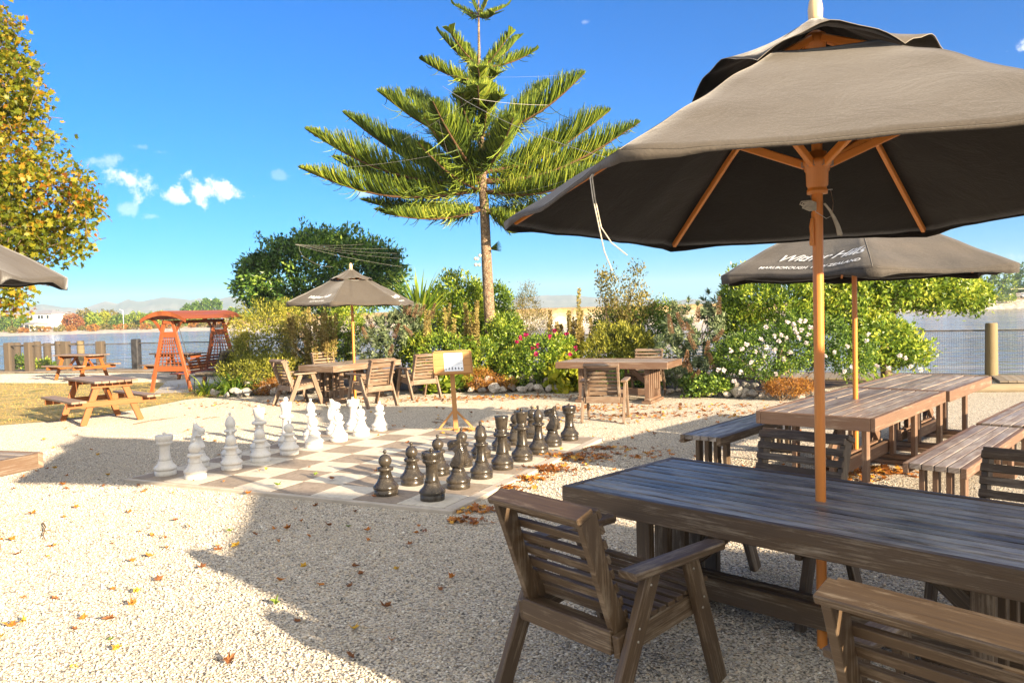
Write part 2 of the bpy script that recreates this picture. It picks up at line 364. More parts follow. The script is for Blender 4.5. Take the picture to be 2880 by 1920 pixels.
def water_sheet():
    pts = []
    V, F = [], []
    ys = [-200, 14, 40, 90, 200, 500, 1500, 3500]; xs = [-3400, -1500, -400, -100, 0, 100, 400, 1500, 3400]
    for y in ys:
        for x in xs: V.append((x, y, ZW))
    for j in range(len(ys)-1):
        for i in range(len(xs)-1):
            a = j*len(xs)+i; F.append((a, a+1, a+len(xs)+1, a+len(xs)))
    me = bpy.data.meshes.new('water'); me.from_pydata(V, [], F); me.materials.append(M_water); o = link('water', me); tag(o, kind='structure')
water_sheet()
def terrain_mat():
    m, nt, b, _ = nodes_of('far_land'); g = N(nt, 'ShaderNodeNewGeometry'); at = N(nt, 'ShaderNodeAttribute', attribute_name='tint')
    tc = N(nt, 'ShaderNodeTexCoord'); n = N(nt, 'ShaderNodeTexNoise', Scale=.12, Detail=8.0, Roughness=.65); nt.links.new(tc.outputs['Object'], n.inputs['Vector'])
    land_ = ramp(nt, n.outputs['Fac'], [(.35, (.40,.25,.08)), (.5, (.48,.30,.10)), (.65, (.30,.24,.08))])
    v = N(nt, 'ShaderNodeTexVoronoi', Scale=.9); nt.links.new(tc.outputs['Object'], v.inputs['Vector'])
    sand = ramp(nt, v.outputs['Distance'], [(.1, (.62,.55,.45)), (.6, (.48,.42,.34)), (.9, (.2,.17,.14))])
    nt.links.new(mixc(nt, at.outputs['Fac'], sand, land_), b.inputs['Base Color']); b.inputs['Roughness'].default_value = .95
    bump(nt, b, v.outputs['Distance'], .5, .5)
    return m
M_land = terrain_mat()
def shore(name, t0, t1, wd, top, rise, back, steps=120, grass=.9):
    """a bank of land beyond the water: t = x/y, wd(t) = distance of the waterline"""
    V, F, T = [], [], []; ss = [0, .15, .3, .5, .75, 1, 1.3, 2, 4, 8, 20, 60]
    for i in range(steps+1):
        t = t0 + (t1-t0)*i/steps; w = wd(t) + 4*noise.noise(Vector((t*30, 3, 0)))
        for k, s_ in enumerate(ss):
            d = w + s_*rise(t) if s_ < 20 else w + rise(t)*8 + back*(s_-8)/52
            z = ZW-.15 + (top(t)-ZW+.15)*min(1, s_)**.8 + (.35*noise.noise(Vector((t*60, s_*2, 1))) if s_ > .2 else 0)
            V.append((t*d, d, z)); T.append(min(1, max(0, (s_-grass)*1.6)))
    n = len(ss)
    for i in range(steps):
        for k in range(n-1): a = i*n+k; F.append((a, a+n, a+n+1, a+1))
    o = np_mesh(name, V, F, M_land, smooth=True, col=T); tag(o, kind='structure'); return o
shore('far_shore', -.80, -.27, lambda t: 223, lambda t: -1.55, lambda t: 45, 500)
shore('far_field', -.36, .34, lambda t: 165 + 30*max(0, -t*3), lambda t: 1.45 if t > -.2 else 1.45 + (t+.2)*8, lambda t: 8, 700, grass=.25)
shore('far_bank', .29, .85, lambda t: 235, lambda t: .5, lambda t: 16, 400)

def ridge(name, prof, dist, depth, mat, seed):
    xs = np.linspace(prof[0][0], prof[-1][0], 260); P_ = np.array(prof); ys = np.interp(xs, P_[:, 0], P_[:, 1]); V, F = [], []
    rows = 14
    for i, (px, py) in enumerate(zip(xs, ys)):
        py += 1.6*noise.noise(Vector((px*.05, seed, 0)))
        top = at_depth(px, py, dist); 
        for k in range(rows+1):
            s_ = k/rows*2-1; d = dist + depth*s_; f = (1-abs(s_))**.85
            z = -2 + (top.z+2)*f*(1 + (.35*noise.noise(Vector((px*.035, k*.55, seed+4))) if 0 < abs(s_) < 1 else 0))
            if k < rows/2: z = min(z, -2 + (top.z+2)*(.2+.8*(1-abs(s_))))
            V.append((top.x*d/dist, d, z))
    n = rows+1
    for i in range(len(xs)-1):
        for k in range(rows): a = i*n+k; F.append((a, a+n, a+n+1, a+1))
    o = np_mesh(name, V, F, mat, smooth=True); tag(o, kind='structure')
M_hill = mottled('hills', (.07,.10,.07), (.20,.19,.15), .004, .95, 0, lo=.4, hi=.6)
ridge('hills', [(-400,875),(-100,870),(30,872),(65,864),(120,854),(179,864),(234,866),(296,846.6),(330,853.5),(361,840.4),(389,848.3),(461,835.6),(510,839.7),(537,843.2),(565,839.7),(592,846.6),(651,832.8),(689,840),(760,838),(900,850),(1000,862)], 2600, 500, M_hill, 1)
ridge('hills', [(1250,862),(1380,850),(1439,840),(1515,831),(1601,829),(1670,836),(1740,838),(1835,843),(1904,846),(1945,840),(2004,848),(2200,845),(2500,836)], 2700, 500, M_hill, 2)

# ---------------------------------------------------------------- chess board
BS = 0.49; BO = Vector((-4.17801, 8.64222, 0)); BA = -0.446188
BE1 = (math.cos(BA), math.sin(BA)); BE2 = (-math.sin(BA), math.cos(BA))
def bsq(i, j): return (BO.x + BE1[0]*i*BS + BE2[0]*j*BS, BO.y + BE1[1]*i*BS + BE2[1]*j*BS)
board = thing('chess_board', 'giant outdoor chess board of cream and grey paving tiles laid in the gravel', 'chess board', BO, BA)
M_tl = mottled('cream_tile', (.56,.50,.40), (.64,.58,.48), 5, .8, .12, .004, c3=(.49,.44,.36), s3=22)
M_td = mottled('grey_tile', (.27,.215,.165), (.34,.275,.215), 5, .82, .12, .004, c3=(.23,.185,.14), s3=22)
M_kerb = mottled('concrete_kerb', (.40,.35,.29), (.50,.44,.37), 6, .85, .25, .006)
BZ = 0.035
for which, nm, mt in ((0, 'light_tiles', M_tl), (1, 'dark_tiles', M_td)):
    mb = MB()
    for i in range(8):
        for j in range(8):
            if (i+j) % 2 == which: continue
            dz = random.uniform(-.0015, .0015); g_ = .0025
            mb.box(i*BS+g_, (i+1)*BS-g_, j*BS+g_, (j+1)*BS-g_, -.01, BZ+dz)
    mb.build(nm, mt, board, bevel=.002)
mb = MB(); mb.box(0, 8*BS, 0, 8*BS, -.01, BZ-.006); mb.build('joint_bed', mottled('joint_sand', (.10,.08,.05), (.2,.16,.1), 30, .9), board)
mb = MB(); E_ = 8*BS; kw = .06
mb.box(-kw, E_+.12, -kw, -.004, -.01, BZ-.002); mb.box(-kw, E_+.12, E_+.004, E_+kw, -.01, BZ-.002)
mb.box(-kw, -.004, -.002, E_+.002, -.01, BZ-.003); 
for k in range(6): mb.box(E_+.006, E_+.12, E_/6*k+.003, E_/6*(k+1)-.003, -.01, BZ+.004+random.uniform(-.002, .002))
mb.build('edging', M_kerb, board, bevel=.006)
o = pebbles(120000, -6.4, 3.6, 2.9, 12, .0085); tag(o, 'loose pale pebbles of the gravel yard', 'gravel', kind='stuff')
o = pebbles(14000, -5, 3.6, 2.9, 9, .0135); tag(o, 'larger loose stones among the gravel near the camera', 'gravel', kind='stuff')
# ================================================================ furniture
M_dark = wood('dark_stained_wood', (0.052,0.031,0.016), (0.103,0.065,0.033), (0.069,0.044,0.025), .5, .5, wear=(0.205,0.159,0.109), wear_amt=.25)
M_top = wood('worn_dark_top', (.040,.030,.025), (.105,.085,.072), (.07,.056,.048), .36, .8, wear=(.34,.31,.28), wear_amt=.85, spec=.5)
M_mid = wood('brown_stained_wood', (0.124,0.077,0.046), (0.205,0.140,0.090), (0.155,0.096,0.062), .6, .5, wear=(0.273,0.223,0.174), wear_amt=.35)
M_midtop = wood('weathered_brown_top', (0.155,0.115,0.084), (0.260,0.208,0.167), (0.205,0.155,0.124), .45, .6, wear=(0.322,0.291,0.260), wear_amt=.6)
M_red = wood('redbrown_wood', (.105,.060,.036), (.175,.105,.068), (.14,.08,.05), .6, .5, wear=(.24,.18,.13), wear_amt=.2)
M_redtop = wood('weathered_red_top', (.125,.088,.066), (.23,.18,.145), (.17,.12,.09), .45, .6, wear=(.34,.30,.265), wear_amt=.65)
M_orange = wood('varnished_pine', (.22,.066,.013), (.32,.11,.024), (.27,.085,.017), .5, .35)
M_pole = wood('varnished_pole', (.58,.18,.030), (.74,.28,.05), (.66,.23,.04), .35, .25, spec=.6)
M_swing = wood('red_stained_wood', (.24,.055,.016), (.34,.10,.03), (.28,.075,.022), .5, .3)
M_lattop = wood('grey_pine_top', (0.176,0.120,0.080), (0.288,0.216,0.160), (0.240,0.160,0.104), .6, .5)
M_post = wood('old_post_wood', (.05,.038,.028), (.12,.095,.07), (.085,.065,.045), .85, .8)
M_fpost = wood('treated_post_wood', (.17,.13,.065), (.27,.215,.12), (.22,.17,.09), .8, .6)
M_signw = wood('raw_pine', (.30,.14,.045), (.44,.24,.09), (.36,.18,.06), .7, .45)
M_screw = plain('screw_metal', (.45,.42,.36), .4, 1)
M_steel = plain('steel', (.62,.6,.56), .35, 1)
M_black = plain('black_metal', (.02,.02,.022), .4)

def plank_top(mb, L, W, z, th, n, gap=.006, along='x', jitter=.0015, ends=0.0):
    w = W/n
    for i in range(n):
        y0 = -W/2 + i*w + gap/2; y1 = y0 + w - gap; dz = random.uniform(-jitter, jitter); e = random.uniform(0, ends)
        if along == 'x': mb.box(-L/2+e, L/2-e, y0, y1, z-th+dz, z+dz)
        else: mb.box(y0, y1, -L/2, L/2, z-th+dz, z+dz)

def beer_table(name, label, L, W, mt, mtop, loc, rz, group=None, posts=5, planks=11, H=.75, hole=None):
    t = thing(name, label, 'table', loc, rz, group)
    mb = MB(); plank_top(mb, L-.09, W-.09, H, .035, planks, gap=.017, jitter=.003); 
    mb.box(-L/2+.046, L/2-.046, -.3*W, -.3*W+.07, H-.09, H-.036); mb.box(-L/2+.046, L/2-.046, .3*W-.07, .3*W, H-.09, H-.036)
    mb.build('tabletop', mtop, t, bevel=.0015)
    mb = MB(); e = .045; a = .115
    mb.box(-L/2, L/2, -W/2, -W/2+e-.001, H-a, H+.003); mb.box(-L/2, L/2, W/2-e+.001, W/2, H-a, H+.003)
    mb.box(-L/2, -L/2+e-.001, -W/2+e, W/2-e, H-a, H+.002); mb.box(L/2-e+.001, L/2, -W/2+e, W/2-e, H-a, H+.002)
    mb.build('apron', mt, t, bevel=.004)
    for sx in (-1, 1):
        x = sx*(L/2-.42)
        for i in range(posts):
            y = (-.5+i/(posts-1))*(W-.42)
            mb = MB(); mb.box(x-.045, x+.045, y-.024, y+.024, .10, H-.12 if i not in (0, posts-1) else H-.04); mb.build('leg', mt, t, bevel=.004)
        mb = MB()
        mb.box(x-.09, x+.09, -W/2+.12, W/2-.12, 0, .05); mb.box(x-.055, x+.055, -W/2+.17, W/2-.17, .051, .10); mb.build('foot', mt, t, bevel=.006)
        mb = MB(); mb.box(x-.05, x+.05, -W/2+.1, W/2-.1, H-.119, H-.045); mb.build('bearer', mt, t, bevel=.005)
        mb = MB(); mb.beam((x-sx*.05, 0.03, .28), (x-sx*.52, 0.03, H-.06), .045, .09, (0, 1, 0)); mb.build('brace', mt, t, bevel=.004)
    mb = MB(); mb.box(-L/2+.30, L/2-.30, -.075, -.03, .12, .24); mb.box(-L/2+.30, L/2-.30, .03, .075, .12, .24); mb.box(-.1, .1, -.029, .029, .13, .17); mb.build('stretcher', mt, t, bevel=.004)
    return t

def make_chair(name, label, mt, mseat=None):
    """slatted timber armchair facing +Y, splayed A-shaped side legs, raked slatted back"""
    mseat = mseat or mt; t = thing(name, label, 'chair')
    X = .29
    for s in (-1, 1):
        mb = MB(); mb.beam((s*(X+.025), .36, 0), (s*(X+.025), .16, .605), .035, .085, (1, 0, 0)); mb.build('leg', mt, t, bevel=.004)
        mb = MB(); mb.beam((s*(X+.025), -.36, 0), (s*(X+.025), -.09, .605), .035, .085, (1, 0, 0)); mb.build('leg', mt, t, bevel=.004)
        mb = MB(); mb.obox((s*(X+.025), .06, .622), (.048, 0, 0), (0, .30, 0), (0, 0, .016)); 
        mb.obox((s*(X+.025), .372, .622), (.030, 0, 0), (0, .012, 0), (0, 0, .016)); mb.build('armrest', mt, t, bevel=.006)
        mb = MB(); mb.beam((s*(X-.012), -.27, .33), (s*(X-.012), .30, .395), .034, .095, (1, 0, 0)); mb.build('seat_rail', mt, t, bevel=.004)
        # raked side board of the back with a hollowed front edge
        P_ = []; n = 10; b0, b1 = Vector((0, -.20, .33)), Vector((0, -.40, .87)); u = (b1-b0).normalized(); q = Vector((0, u.z, -u.y))
        fr = []
        for k in range(n+1):
            f = k/n; w = .085 - .035*math.sin(math.pi*min(1, f*1.05))+ .012*f; fr.append(b0.lerp(b1, f) + q*w*.62)
        bk = [b0 - q*.04, b1 - q*.035]
        xs = (s*(X-.045)-.016, s*(X-.045)+.016)
        V = [Vector((x, p_.y, p_.z)) for x in xs for p_ in fr + bk[::-1]]; m_ = len(fr)+2
        F = [tuple(range(m_-1, -1, -1)), tuple(range(m_, 2*m_))] + [(i, (i+1) % m_, (i+1) % m_ + m_, i+m_) for i in range(m_)]
        U = [[(V[i].z, V[i].y) for i in f] for f in F]
        mb = MB(); mb.add(V, F, U); mb.build('back_post', mt, t, bevel=.003)
        mb = MB(); g0 = Vector((s*(X-.07), -.215, .40)); mb.add([g0+Vector((-.011, .0, 0)), g0+Vector((-.011, .11, .0)), g0+Vector((-.011, -.035, .13)), g0+Vector((.011, .0, 0)), g0+Vector((.011, .11, .0)), g0+Vector((.011, -.035, .13))],
            [(0,1,2), (5,4,3), (0,3,4,1), (1,4,5,2), (2,5,3,0)]); mb.build('gusset', mt, t)
        for (y, z) in ((.165, .56), (.235, .42), (.225, .375), (-.115, .56), (-.19, .40), (-.2, .35)):
            mb = MB(); mb.lathe([(0.0001, .0), (.006, 0), (.006, .003), (.0001, .004)], 6, (0, 0, 0))
            for i in range(24): v = mb.v[i]; mb.v[i] = (s*(X+.0425)+s*v[2], y+v[0], z+v[1])
            mb.build('bolt', M_screw, t)
    n = 8
    b0, b1 = Vector((0, -.20, .33)), Vector((0, -.40, .87)); u = (b1-b0).normalized(); q = Vector((0, u.z, -u.y))
    for k in range(n):
        f = .17 + .80*k/(n-1); w = .085 - .035*math.sin(math.pi*min(1, f*1.05)) + .012*f; c = b0.lerp(b1, f) + q*(w*.62+.010)
        sl = -.035*math.pi*math.cos(math.pi*f)*.62/.6
        uu = (u + q*(-sl*0.8)).normalized(); qq = Vector((0, uu.z, -uu.y))
        mb = MB(); mb.obox(c, (X-.028, 0, 0), uu*.0205, qq*.010); mb.build('back_slat', mt, t, bevel=.002)
    mb = MB(); mb.obox(b1 + Vector((0, -.012, .012)) , (X-.022, 0, 0), q*.045, u*.015); mb.build('top_rail', mt, t, bevel=.004)
    mb = MB(); mb.obox((0, -.262, .345), (X-.031, 0, 0), (0, .02, 0), (0, 0, .05)); mb.obox((0, -.215, .375), (X-.031, 0, 0), (0, .026, 0), (0, 0, .012)); mb.build('rear_rail', mt, t, bevel=.004)
    for k in range(9):
        f = k/8; y = -.165 + .46*f; z = .404 + .055*f - .018*math.sin(math.pi*f) + .012
        mb = MB(); mb.obox((0, y, z), (X+.004, 0, 0), (0, .022, 0), (0, 0, .010)); mb.build('seat_slat', mseat, t, bevel=.002)
    return t

def make_bench(name, label, mt, mtop, L, W, loc, rz, group=None, nleg=2):
    t = thing(name, label, 'bench', loc, rz, group); H = .45
    mb = MB(); plank_top(mb, L, W-.05, H, .045, 4, gap=.008); mb.build('seat', mtop, t, bevel=.004)
    mb = MB(); mb.box(-L/2, L/2, -W/2-.02, -W/2+.024, H-.085, H-.002); mb.box(-L/2, L/2, W/2-.024, W/2+.02, H-.085, H-.002); mb.build('apron', mt, t, bevel=.004)
    for k in range(nleg):
        x = -L/2+.28 + (L-.56)*k/(nleg-1)
        for y in (-.15, -.05, .05, .15)[::1 if nleg < 3 else 3]:
            mb = MB(); mb.box(x-.045, x+.045, y-.022, y+.022, .05, H-.09); mb.build('leg', mt, t, bevel=.004)
        mb = MB(); mb.box(x-.06, x+.06, -W/2+.01, W/2-.01, 0, .049); mb.build('foot', mt, t, bevel=.005)
        mb = MB(); mb.box(x-.05, x+.05, -W/2+.03, W/2-.03, H-.089, H-.046); mb.build('bearer', mt, t, bevel=.004)
    return t

# near table with its chairs
T1 = beer_table('outdoor_table', 'large dark plank table in the foreground with the big parasol standing through its top', 2.5, 1.1, M_dark, M_top, (1.529, 4.002, 0), R(-45.4), planks=12)
chair_d = make_chair('garden_chair', 'dark timber armchair seen from behind at the near left end of the foreground table', M_dark)
chair_d.scale = (1.06, 1.06, 1.04)
def at_table(c, rz, lx, ly): return (c[0]+math.cos(rz)*lx-math.sin(rz)*ly, c[1]+math.sin(rz)*lx+math.cos(rz)*ly, 0)
tc1 = (1.529, 4.002); a1 = R(-45.4); G_ = 'dark armchairs round the foreground table'
place_copy(chair_d, False, (.42, 3.68, 0), R(-49), chair_d['label'], G_)
place_copy(chair_d, True, (1.40, 2.37, 0), R(-50), 'dark timber armchair cut off by the bottom right corner of the view', G_)
place_copy(chair_d, True, at_table(tc1, a1, -.50, .50), a1+R(180), 'dark timber armchair on the far side of the foreground table behind the big parasol pole', G_)
place_copy(chair_d, True, at_table(tc1, a1, .77, .55), a1+R(180), 'dark timber armchair beyond the foreground table, cut by the right edge of the view', G_)

# long tables and benches to the right
T2 = beer_table('outdoor_table', 'reddish brown long plank table with the second parasol standing through it', 2.42, 1.06, M_red, M_redtop, (3.447, 7.985, 0), R(49.0), group='long tables standing end to end', posts=4, planks=8)
T2b = beer_table('outdoor_table', 'reddish brown plank table pushed up end to end behind the one with the second parasol', 2.0, 1.09, M_red, M_redtop, (4.95, 9.66, 0), R(48.0), group='long tables standing end to end', posts=4, planks=8)
for i, (x, y, r) in enumerate(((3.60, 7.74, 49), )): pass
G_ = 'plank benches beside the long tables'
make_bench('bench', 'dark plank bench on the left of the long table, left of the second parasol pole', M_dark, M_top, 2.2, .40, (2.55, 8.75, 0), R(50), G_)
make_bench('bench', 'pale worn plank bench on the right of the long table, nearest to the camera', M_red, M_redtop, 2.39, .42, (4.07, 7.10, 0), R(48.2), G_)
make_bench('bench', 'pale worn plank bench beyond the nearer one, cut by the right edge of the view', M_red, M_redtop, 2.2, .42, (5.72, 8.92, 0), R(47), G_)

# table with two chairs in the middle distance
T4 = beer_table('outdoor_table', 'brown plank table without a parasol standing before the flower bed', 2.1, 1.1, M_red, M_redtop, (1.973, 14.82, 0), R(-25.4), posts=6, planks=9)
chair_m = make_chair('garden_chair', 'greyish brown armchair with its back to us at the table without parasol', M_mid)
tc4 = (1.973, 14.82); a4 = R(-25.4); G2 = 'weathered brown armchairs in the middle distance'
place_copy(chair_m, False, (1.42, 12.35, 0), R(-14), chair_m['label'], G2)
place_copy(chair_m, True, at_table(tc4, a4, .30, .66), a4+R(182), 'greyish brown armchair half hidden behind the table without parasol', G2)

# small parasol table with four chairs
T3c = (-3.30, 16.35); a3 = R(58)
T3 = beer_table('outdoor_table', 'brown plank table under the small dark parasol beside the flower bed', 2.0, .95, M_mid, M_midtop, (T3c[0], T3c[1], 0), a3, posts=4, planks=8)
place_copy(chair_m, True, (-4.22, 15.62, 0), R(-48), 'brown armchair on the left side of the small parasol table, facing right', G2)
place_copy(chair_m, True, (-2.66, 15.02, 0), R(42), 'brown armchair in front of the small parasol table, its slatted back towards us', G2)
place_copy(chair_m, True, (-1.93, 16.25, 0), R(34), 'brown armchair at the right end of the small parasol table nearest to the sign', G2)
place_copy(chair_m, True, (-4.02, 17.62, 0), R(-140), 'brown armchair on the far side of the small parasol table beneath the parasol', G2)
# low table cut off by the left edge
T5 = beer_table('outdoor_table', 'corner of a brown plank table cut off by the left edge of the view', 2.2, 1.0, M_mid, M_midtop, (-4.85, 6.02, 0), R(-18), posts=4, planks=9)

# ---------------------------------------------------------------- parasols
def fabric(name, c1, c2, c3):
    m, nt, b, out = nodes_of(name); tc = N(nt, 'ShaderNodeTexCoord')
    n = N(nt, 'ShaderNodeTexNoise', Scale=1.6, Detail=6.0, Roughness=.6); nt.links.new(tc.outputs['Object'], n.inputs['Vector'])
    n2 = N(nt, 'ShaderNodeTexNoise', Scale=110.0, Detail=3.0); nt.links.new(tc.outputs['Object'], n2.inputs['Vector'])
    c = mixc(nt, ramp(nt, n.outputs['Fac'], [(.35, (0,0,0)), (.7, (1,1,1))]), c1, c2)
    c = mixc(nt, ramp(nt, n2.outputs['Fac'], [(.5, (0,0,0)), (.75, (.6,.6,.6))]), c, c3)
    nt.links.new(c, b.inputs['Base Color']); b.inputs['Roughness'].default_value = .85; b.inputs['Specular IOR Level'].default_value = .25
    b.inputs['Sheen Weight'].default_value = .25; b.inputs['Sheen Roughness'].default_value = .4
    n4 = N(nt, 'ShaderNodeTexNoise', Scale=4.5, Detail=7.0, Roughness=.7); n4.inputs['Distortion'].default_value = 1.2; nt.links.new(tc.outputs['Object'], n4.inputs['Vector'])
    cmb = N(nt, 'ShaderNodeMath', operation='MULTIPLY_ADD'); nt.links.new(n4.outputs['Fac'], cmb.inputs[0]); cmb.inputs[1].default_value = 6.0; nt.links.new(n2.outputs['Fac'], cmb.inputs[2])
    bump(nt, b, cmb.outputs[0], .35, .003)
    return m
M_can = fabric('faded_black_canvas', (0.063,0.052,0.041), (0.087,0.075,0.062), (0.115,0.098,0.083))
M_can2 = fabric('black_canvas', (0.034,0.031,0.029), (0.087,0.074,0.062), (0.124,0.108,0.093))
M_inner = fabric('dark_inner_canvas', (0.017,0.014,0.012), (0.023,0.020,0.017), (0.028,0.024,0.020))  # darker canvas colour for the inner side of canopies and vent caps
M_thread = plain('pale_thread', (.26,.235,.20), .9)
M_rope = mottled('rope', (.38,.34,.27), (.55,.5,.42), 40, .9, .3, .003)
M_white = plain('white_print', (.8,.79,.76), .7)

def canopy_pts(Rr, zr, za, phi, rf, t, k, sag, seed, n=6):
    a0, a1_ = phi+k*2*math.pi/n, phi+(k+1)*2*math.pi/n
    c0, c1 = Vector((Rr*math.cos(a0), Rr*math.sin(a0), 0)), Vector((Rr*math.cos(a1_), Rr*math.sin(a1_), 0))
    p_ = c0.lerp(c1, t)*rf; s = math.sin(math.pi*t)
    p_ *= 1 - (.012 if seed == 1 else .035)*s*rf*rf
    z = za - (za-zr)*(rf**1.04) - sag*s*rf*(1-.35*rf)
    w = noise.noise(Vector((p_.x*2.3+seed, p_.y*2.3, seed)))*.016 + noise.noise(Vector((t*9, rf*2.5, seed+k)))*.007*rf
    ce = (1-s)**2*rf; w += ce*(1-ce)*(.018*math.sin(rf*26+seed) + .03*noise.noise(Vector((t*22, rf*5, seed))))
    return Vector((p_.x, p_.y, z+w))
def make_parasol(label, c, Rr, zr, za, phi, mcan, group, hubz=None, tilt=(0, 0), detail=True, seed=1, cap=.34, sag=.10, polebase=0.0, dropcorner=.06, base=False, capz=.05, lifts=None, hem=.02):
    t = thing('parasol', label, 'parasol', (c[0], c[1], 0), 0, group)
    hubz = hubz or zr + .17
    mb = MB(); mb.tube([(0, 0, polebase), (0, 0, 1.3), (0, 0, za-.02)], .026, 14); mb.build('pole', M_pole, t)
    nr, nt_, n = (22, 16, 6) if detail else (12, 10, 6)
    def tl(p_): return Vector((p_.x, p_.y, p_.z + tilt[0]*p_.x + tilt[1]*p_.y))
    # main canopy, open at the crown
    V, F, idx = [], [], {}
    r0 = .27
    for k in range(n):
        for j in range(nt_):
            for i in range(nr+1):
                rf = r0 + (1-r0)*i/nr; V.append(tl(canopy_pts(Rr, zr, za, phi, rf, j/nt_, k, sag, seed)))
    C = n*nt_
    for q_ in range(C):
        for i in range(nr): a = q_*(nr+1)+i; b_ = ((q_+1) % C)*(nr+1)+i; F.append((a, a+1, b_+1, b_))
    # hem: short drop all round the rim, deeper pockets at the corners
    ring = len(V)
    for q_ in range(C): V.append(V[q_*(nr+1)+nr].copy())
    base_i = len(V)
    for q_ in range(C):
        p_ = V[q_*(nr+1)+nr]; tt = (q_ % nt_)/nt_; s = abs(math.cos(math.pi*tt))**10
        V.append(Vector((p_.x*.995, p_.y*.995, p_.z - hem - dropcorner*s)))
    for q_ in range(C): a = ring+q_; b_ = ring+(q_+1) % C; F.append((a, base_i+q_, base_i+(q_+1) % C, b_))
    mb = MB(); mb.add(V, F, None, 0, True); o = mb.build('canopy', [mcan, M_inner], t)
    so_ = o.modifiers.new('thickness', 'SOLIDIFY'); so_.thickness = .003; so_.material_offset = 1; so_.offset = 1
    # seams and hem stitching
    if detail:
        mb = MB()
        for k in range(n):
            pts = [V[(k*nt_)*(nr+1)+i] + Vector((0, 0, .003)) for i in range(nr+1)]; mb.tube(pts, .0016, 4)
        for q_ in range(C):
            for h2 in (0, .5):
                A1 = V[q_*(nr+1)+nr-1].lerp(V[q_*(nr+1)+nr], .72).lerp(V[((q_+1) % C)*(nr+1)+nr-1].lerp(V[((q_+1) % C)*(nr+1)+nr], .72), h2)
                B1 = V[q_*(nr+1)+nr-1].lerp(V[q_*(nr+1)+nr], .72).lerp(V[((q_+1) % C)*(nr+1)+nr-1].lerp(V[((q_+1) % C)*(nr+1)+nr], .72), h2+.36)
                mb.tube([A1+Vector((0, 0, .002)), B1+Vector((0, 0, .002))], .0011, 4, cap=False)
        mb.build('seam', M_thread, o)
    # vent cap
    V2, F2 = [], []; nr2 = 8
    for k in range(n):
        for j in range(nt_):
            tt = j/nt_; s = math.sin(math.pi*tt)
            for i in range(nr2+1):
                g_ = i/nr2; rf = .03 + (cap-.03)*g_; p_ = canopy_pts(Rr, zr, za, phi, rf, tt, k, sag, seed)
                lift = capz*(1-g_) + (lifts[k] if lifts else .075)*s*g_**2 + .012 + .010*math.sin(tt*math.pi*5+seed*k)*g_*s
                V2.append(tl(Vector((p_.x*(1+.05*s*g_), p_.y*(1+.05*s*g_), p_.z+lift))))
    for q_ in range(C):
        for i in range(nr2): a = q_*(nr2+1)+i; b_ = ((q_+1) % C)*(nr2+1)+i; F2.append((a, a+1, b_+1, b_))
    mb = MB(); mb.add(V2, F2, None, 0, True); o2 = mb.build('vent_cap', [mcan, M_inner], t)
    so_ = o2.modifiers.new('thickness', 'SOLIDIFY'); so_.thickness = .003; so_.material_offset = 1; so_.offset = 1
    if detail:
        mb = MB(); pts = [V2[(q_ % C)*(nr2+1)+nr2]+Vector((0, 0, .002)) for q_ in range(C+1)]; mb.tube(pts, .0018, 4, cap=False); mb.build('seam', M_thread, o2)
    ztop = za+capz
    mb = MB(); mb.lathe([(.001, ztop-.02), (.03, ztop-.015), (.034, ztop+.01), (.036, ztop+.05), (.030, ztop+.09), (.018, ztop+.115), (.001, ztop+.122)], 16); mb.build('finial', M_fin, t)
    # ribs, struts and the sliding hub
    for k in range(n):
        a = phi + k*2*math.pi/n; d = Vector((math.cos(a), math.sin(a), 0)); sd_ = Vector((-d.y, d.x, 0))
        def rp(rf): p_ = canopy_pts(Rr, zr, za, phi, rf, 0, k, sag, seed); return tl(Vector((p_.x, p_.y, p_.z-.034)))
        mb = MB()
        for f0, f1 in ((.035, .5), (.5, .965)): mb.beam(rp(f0), rp(f1), .024, .034, sd_)
        rb = mb.build('rib', M_pole, t, bevel=.004)
        hub_p = d*.055 + Vector((0, 0, hubz)); q_ = rp(.43); q_.z -= .010
        mb = MB(); mb.beam(hub_p, q_, .026, .040, sd_); mb.build('strut', M_pole, t, bevel=.004)
    mb = MB(); h_ = hubz
    mb.lathe([(0.0280, h_-0.1438), (0.0488, h_-0.1438), (0.0500, h_-0.1250), (0.0451, h_-0.1187), (0.0451, h_-0.1100), (0.0512, h_-0.1025), (0.0537, h_-0.0375), (0.0598, h_-0.0275), (0.0610, h_-0.0100), (0.0683, h_-0.0025), (0.0695, h_+0.0275), (0.0488, h_+0.0325), (0.0464, h_+0.0625), (0.0280, h_+0.0650)], 24)
    hb = mb.build('hub', M_pole, t)
    mb = MB(); zt = za-.05; mb.lathe([(.028, zt-.06), (.045, zt-.055), (.05, zt-.01), (.05, zt+.02), (.02, zt+.04)], 20); mb.build('crown_hub', M_pole, t)
    if detail:
        for k in range(n):
            a = phi + k*2*math.pi/n; d = Vector((math.cos(a), math.sin(a), 0)); sd_ = Vector((-d.y, d.x, 0)); mb = MB(); mb.obox(d*.054+Vector((0, 0, hubz-.008)), d*.008, sd_*.0155, (0, 0, .002))
            for s_ in (-1, 1): mb.obox(d*.062+sd_*.014*s_+Vector((0, 0, hubz+.002)), d*.014, sd_*.0015, (0, 0, .014))
            mb.build('bracket', M_steel, hb)

    if base:
        mb = MB(); mb.lathe([(.001, 0), (.26, 0), (.26, .05), (.2, .08), (.05, .1), (.035, .3), (.03, .3)], 28); mb.build('base', M_black, t)
    return t, (V, nr, nt_, tl, Rr, zr, za, sag)
M_fin = wood('finial_wood', (.55,.36,.16), (.78,.62,.38), None, .35, .2, spec=.6)
GP = 'dark canvas parasols'
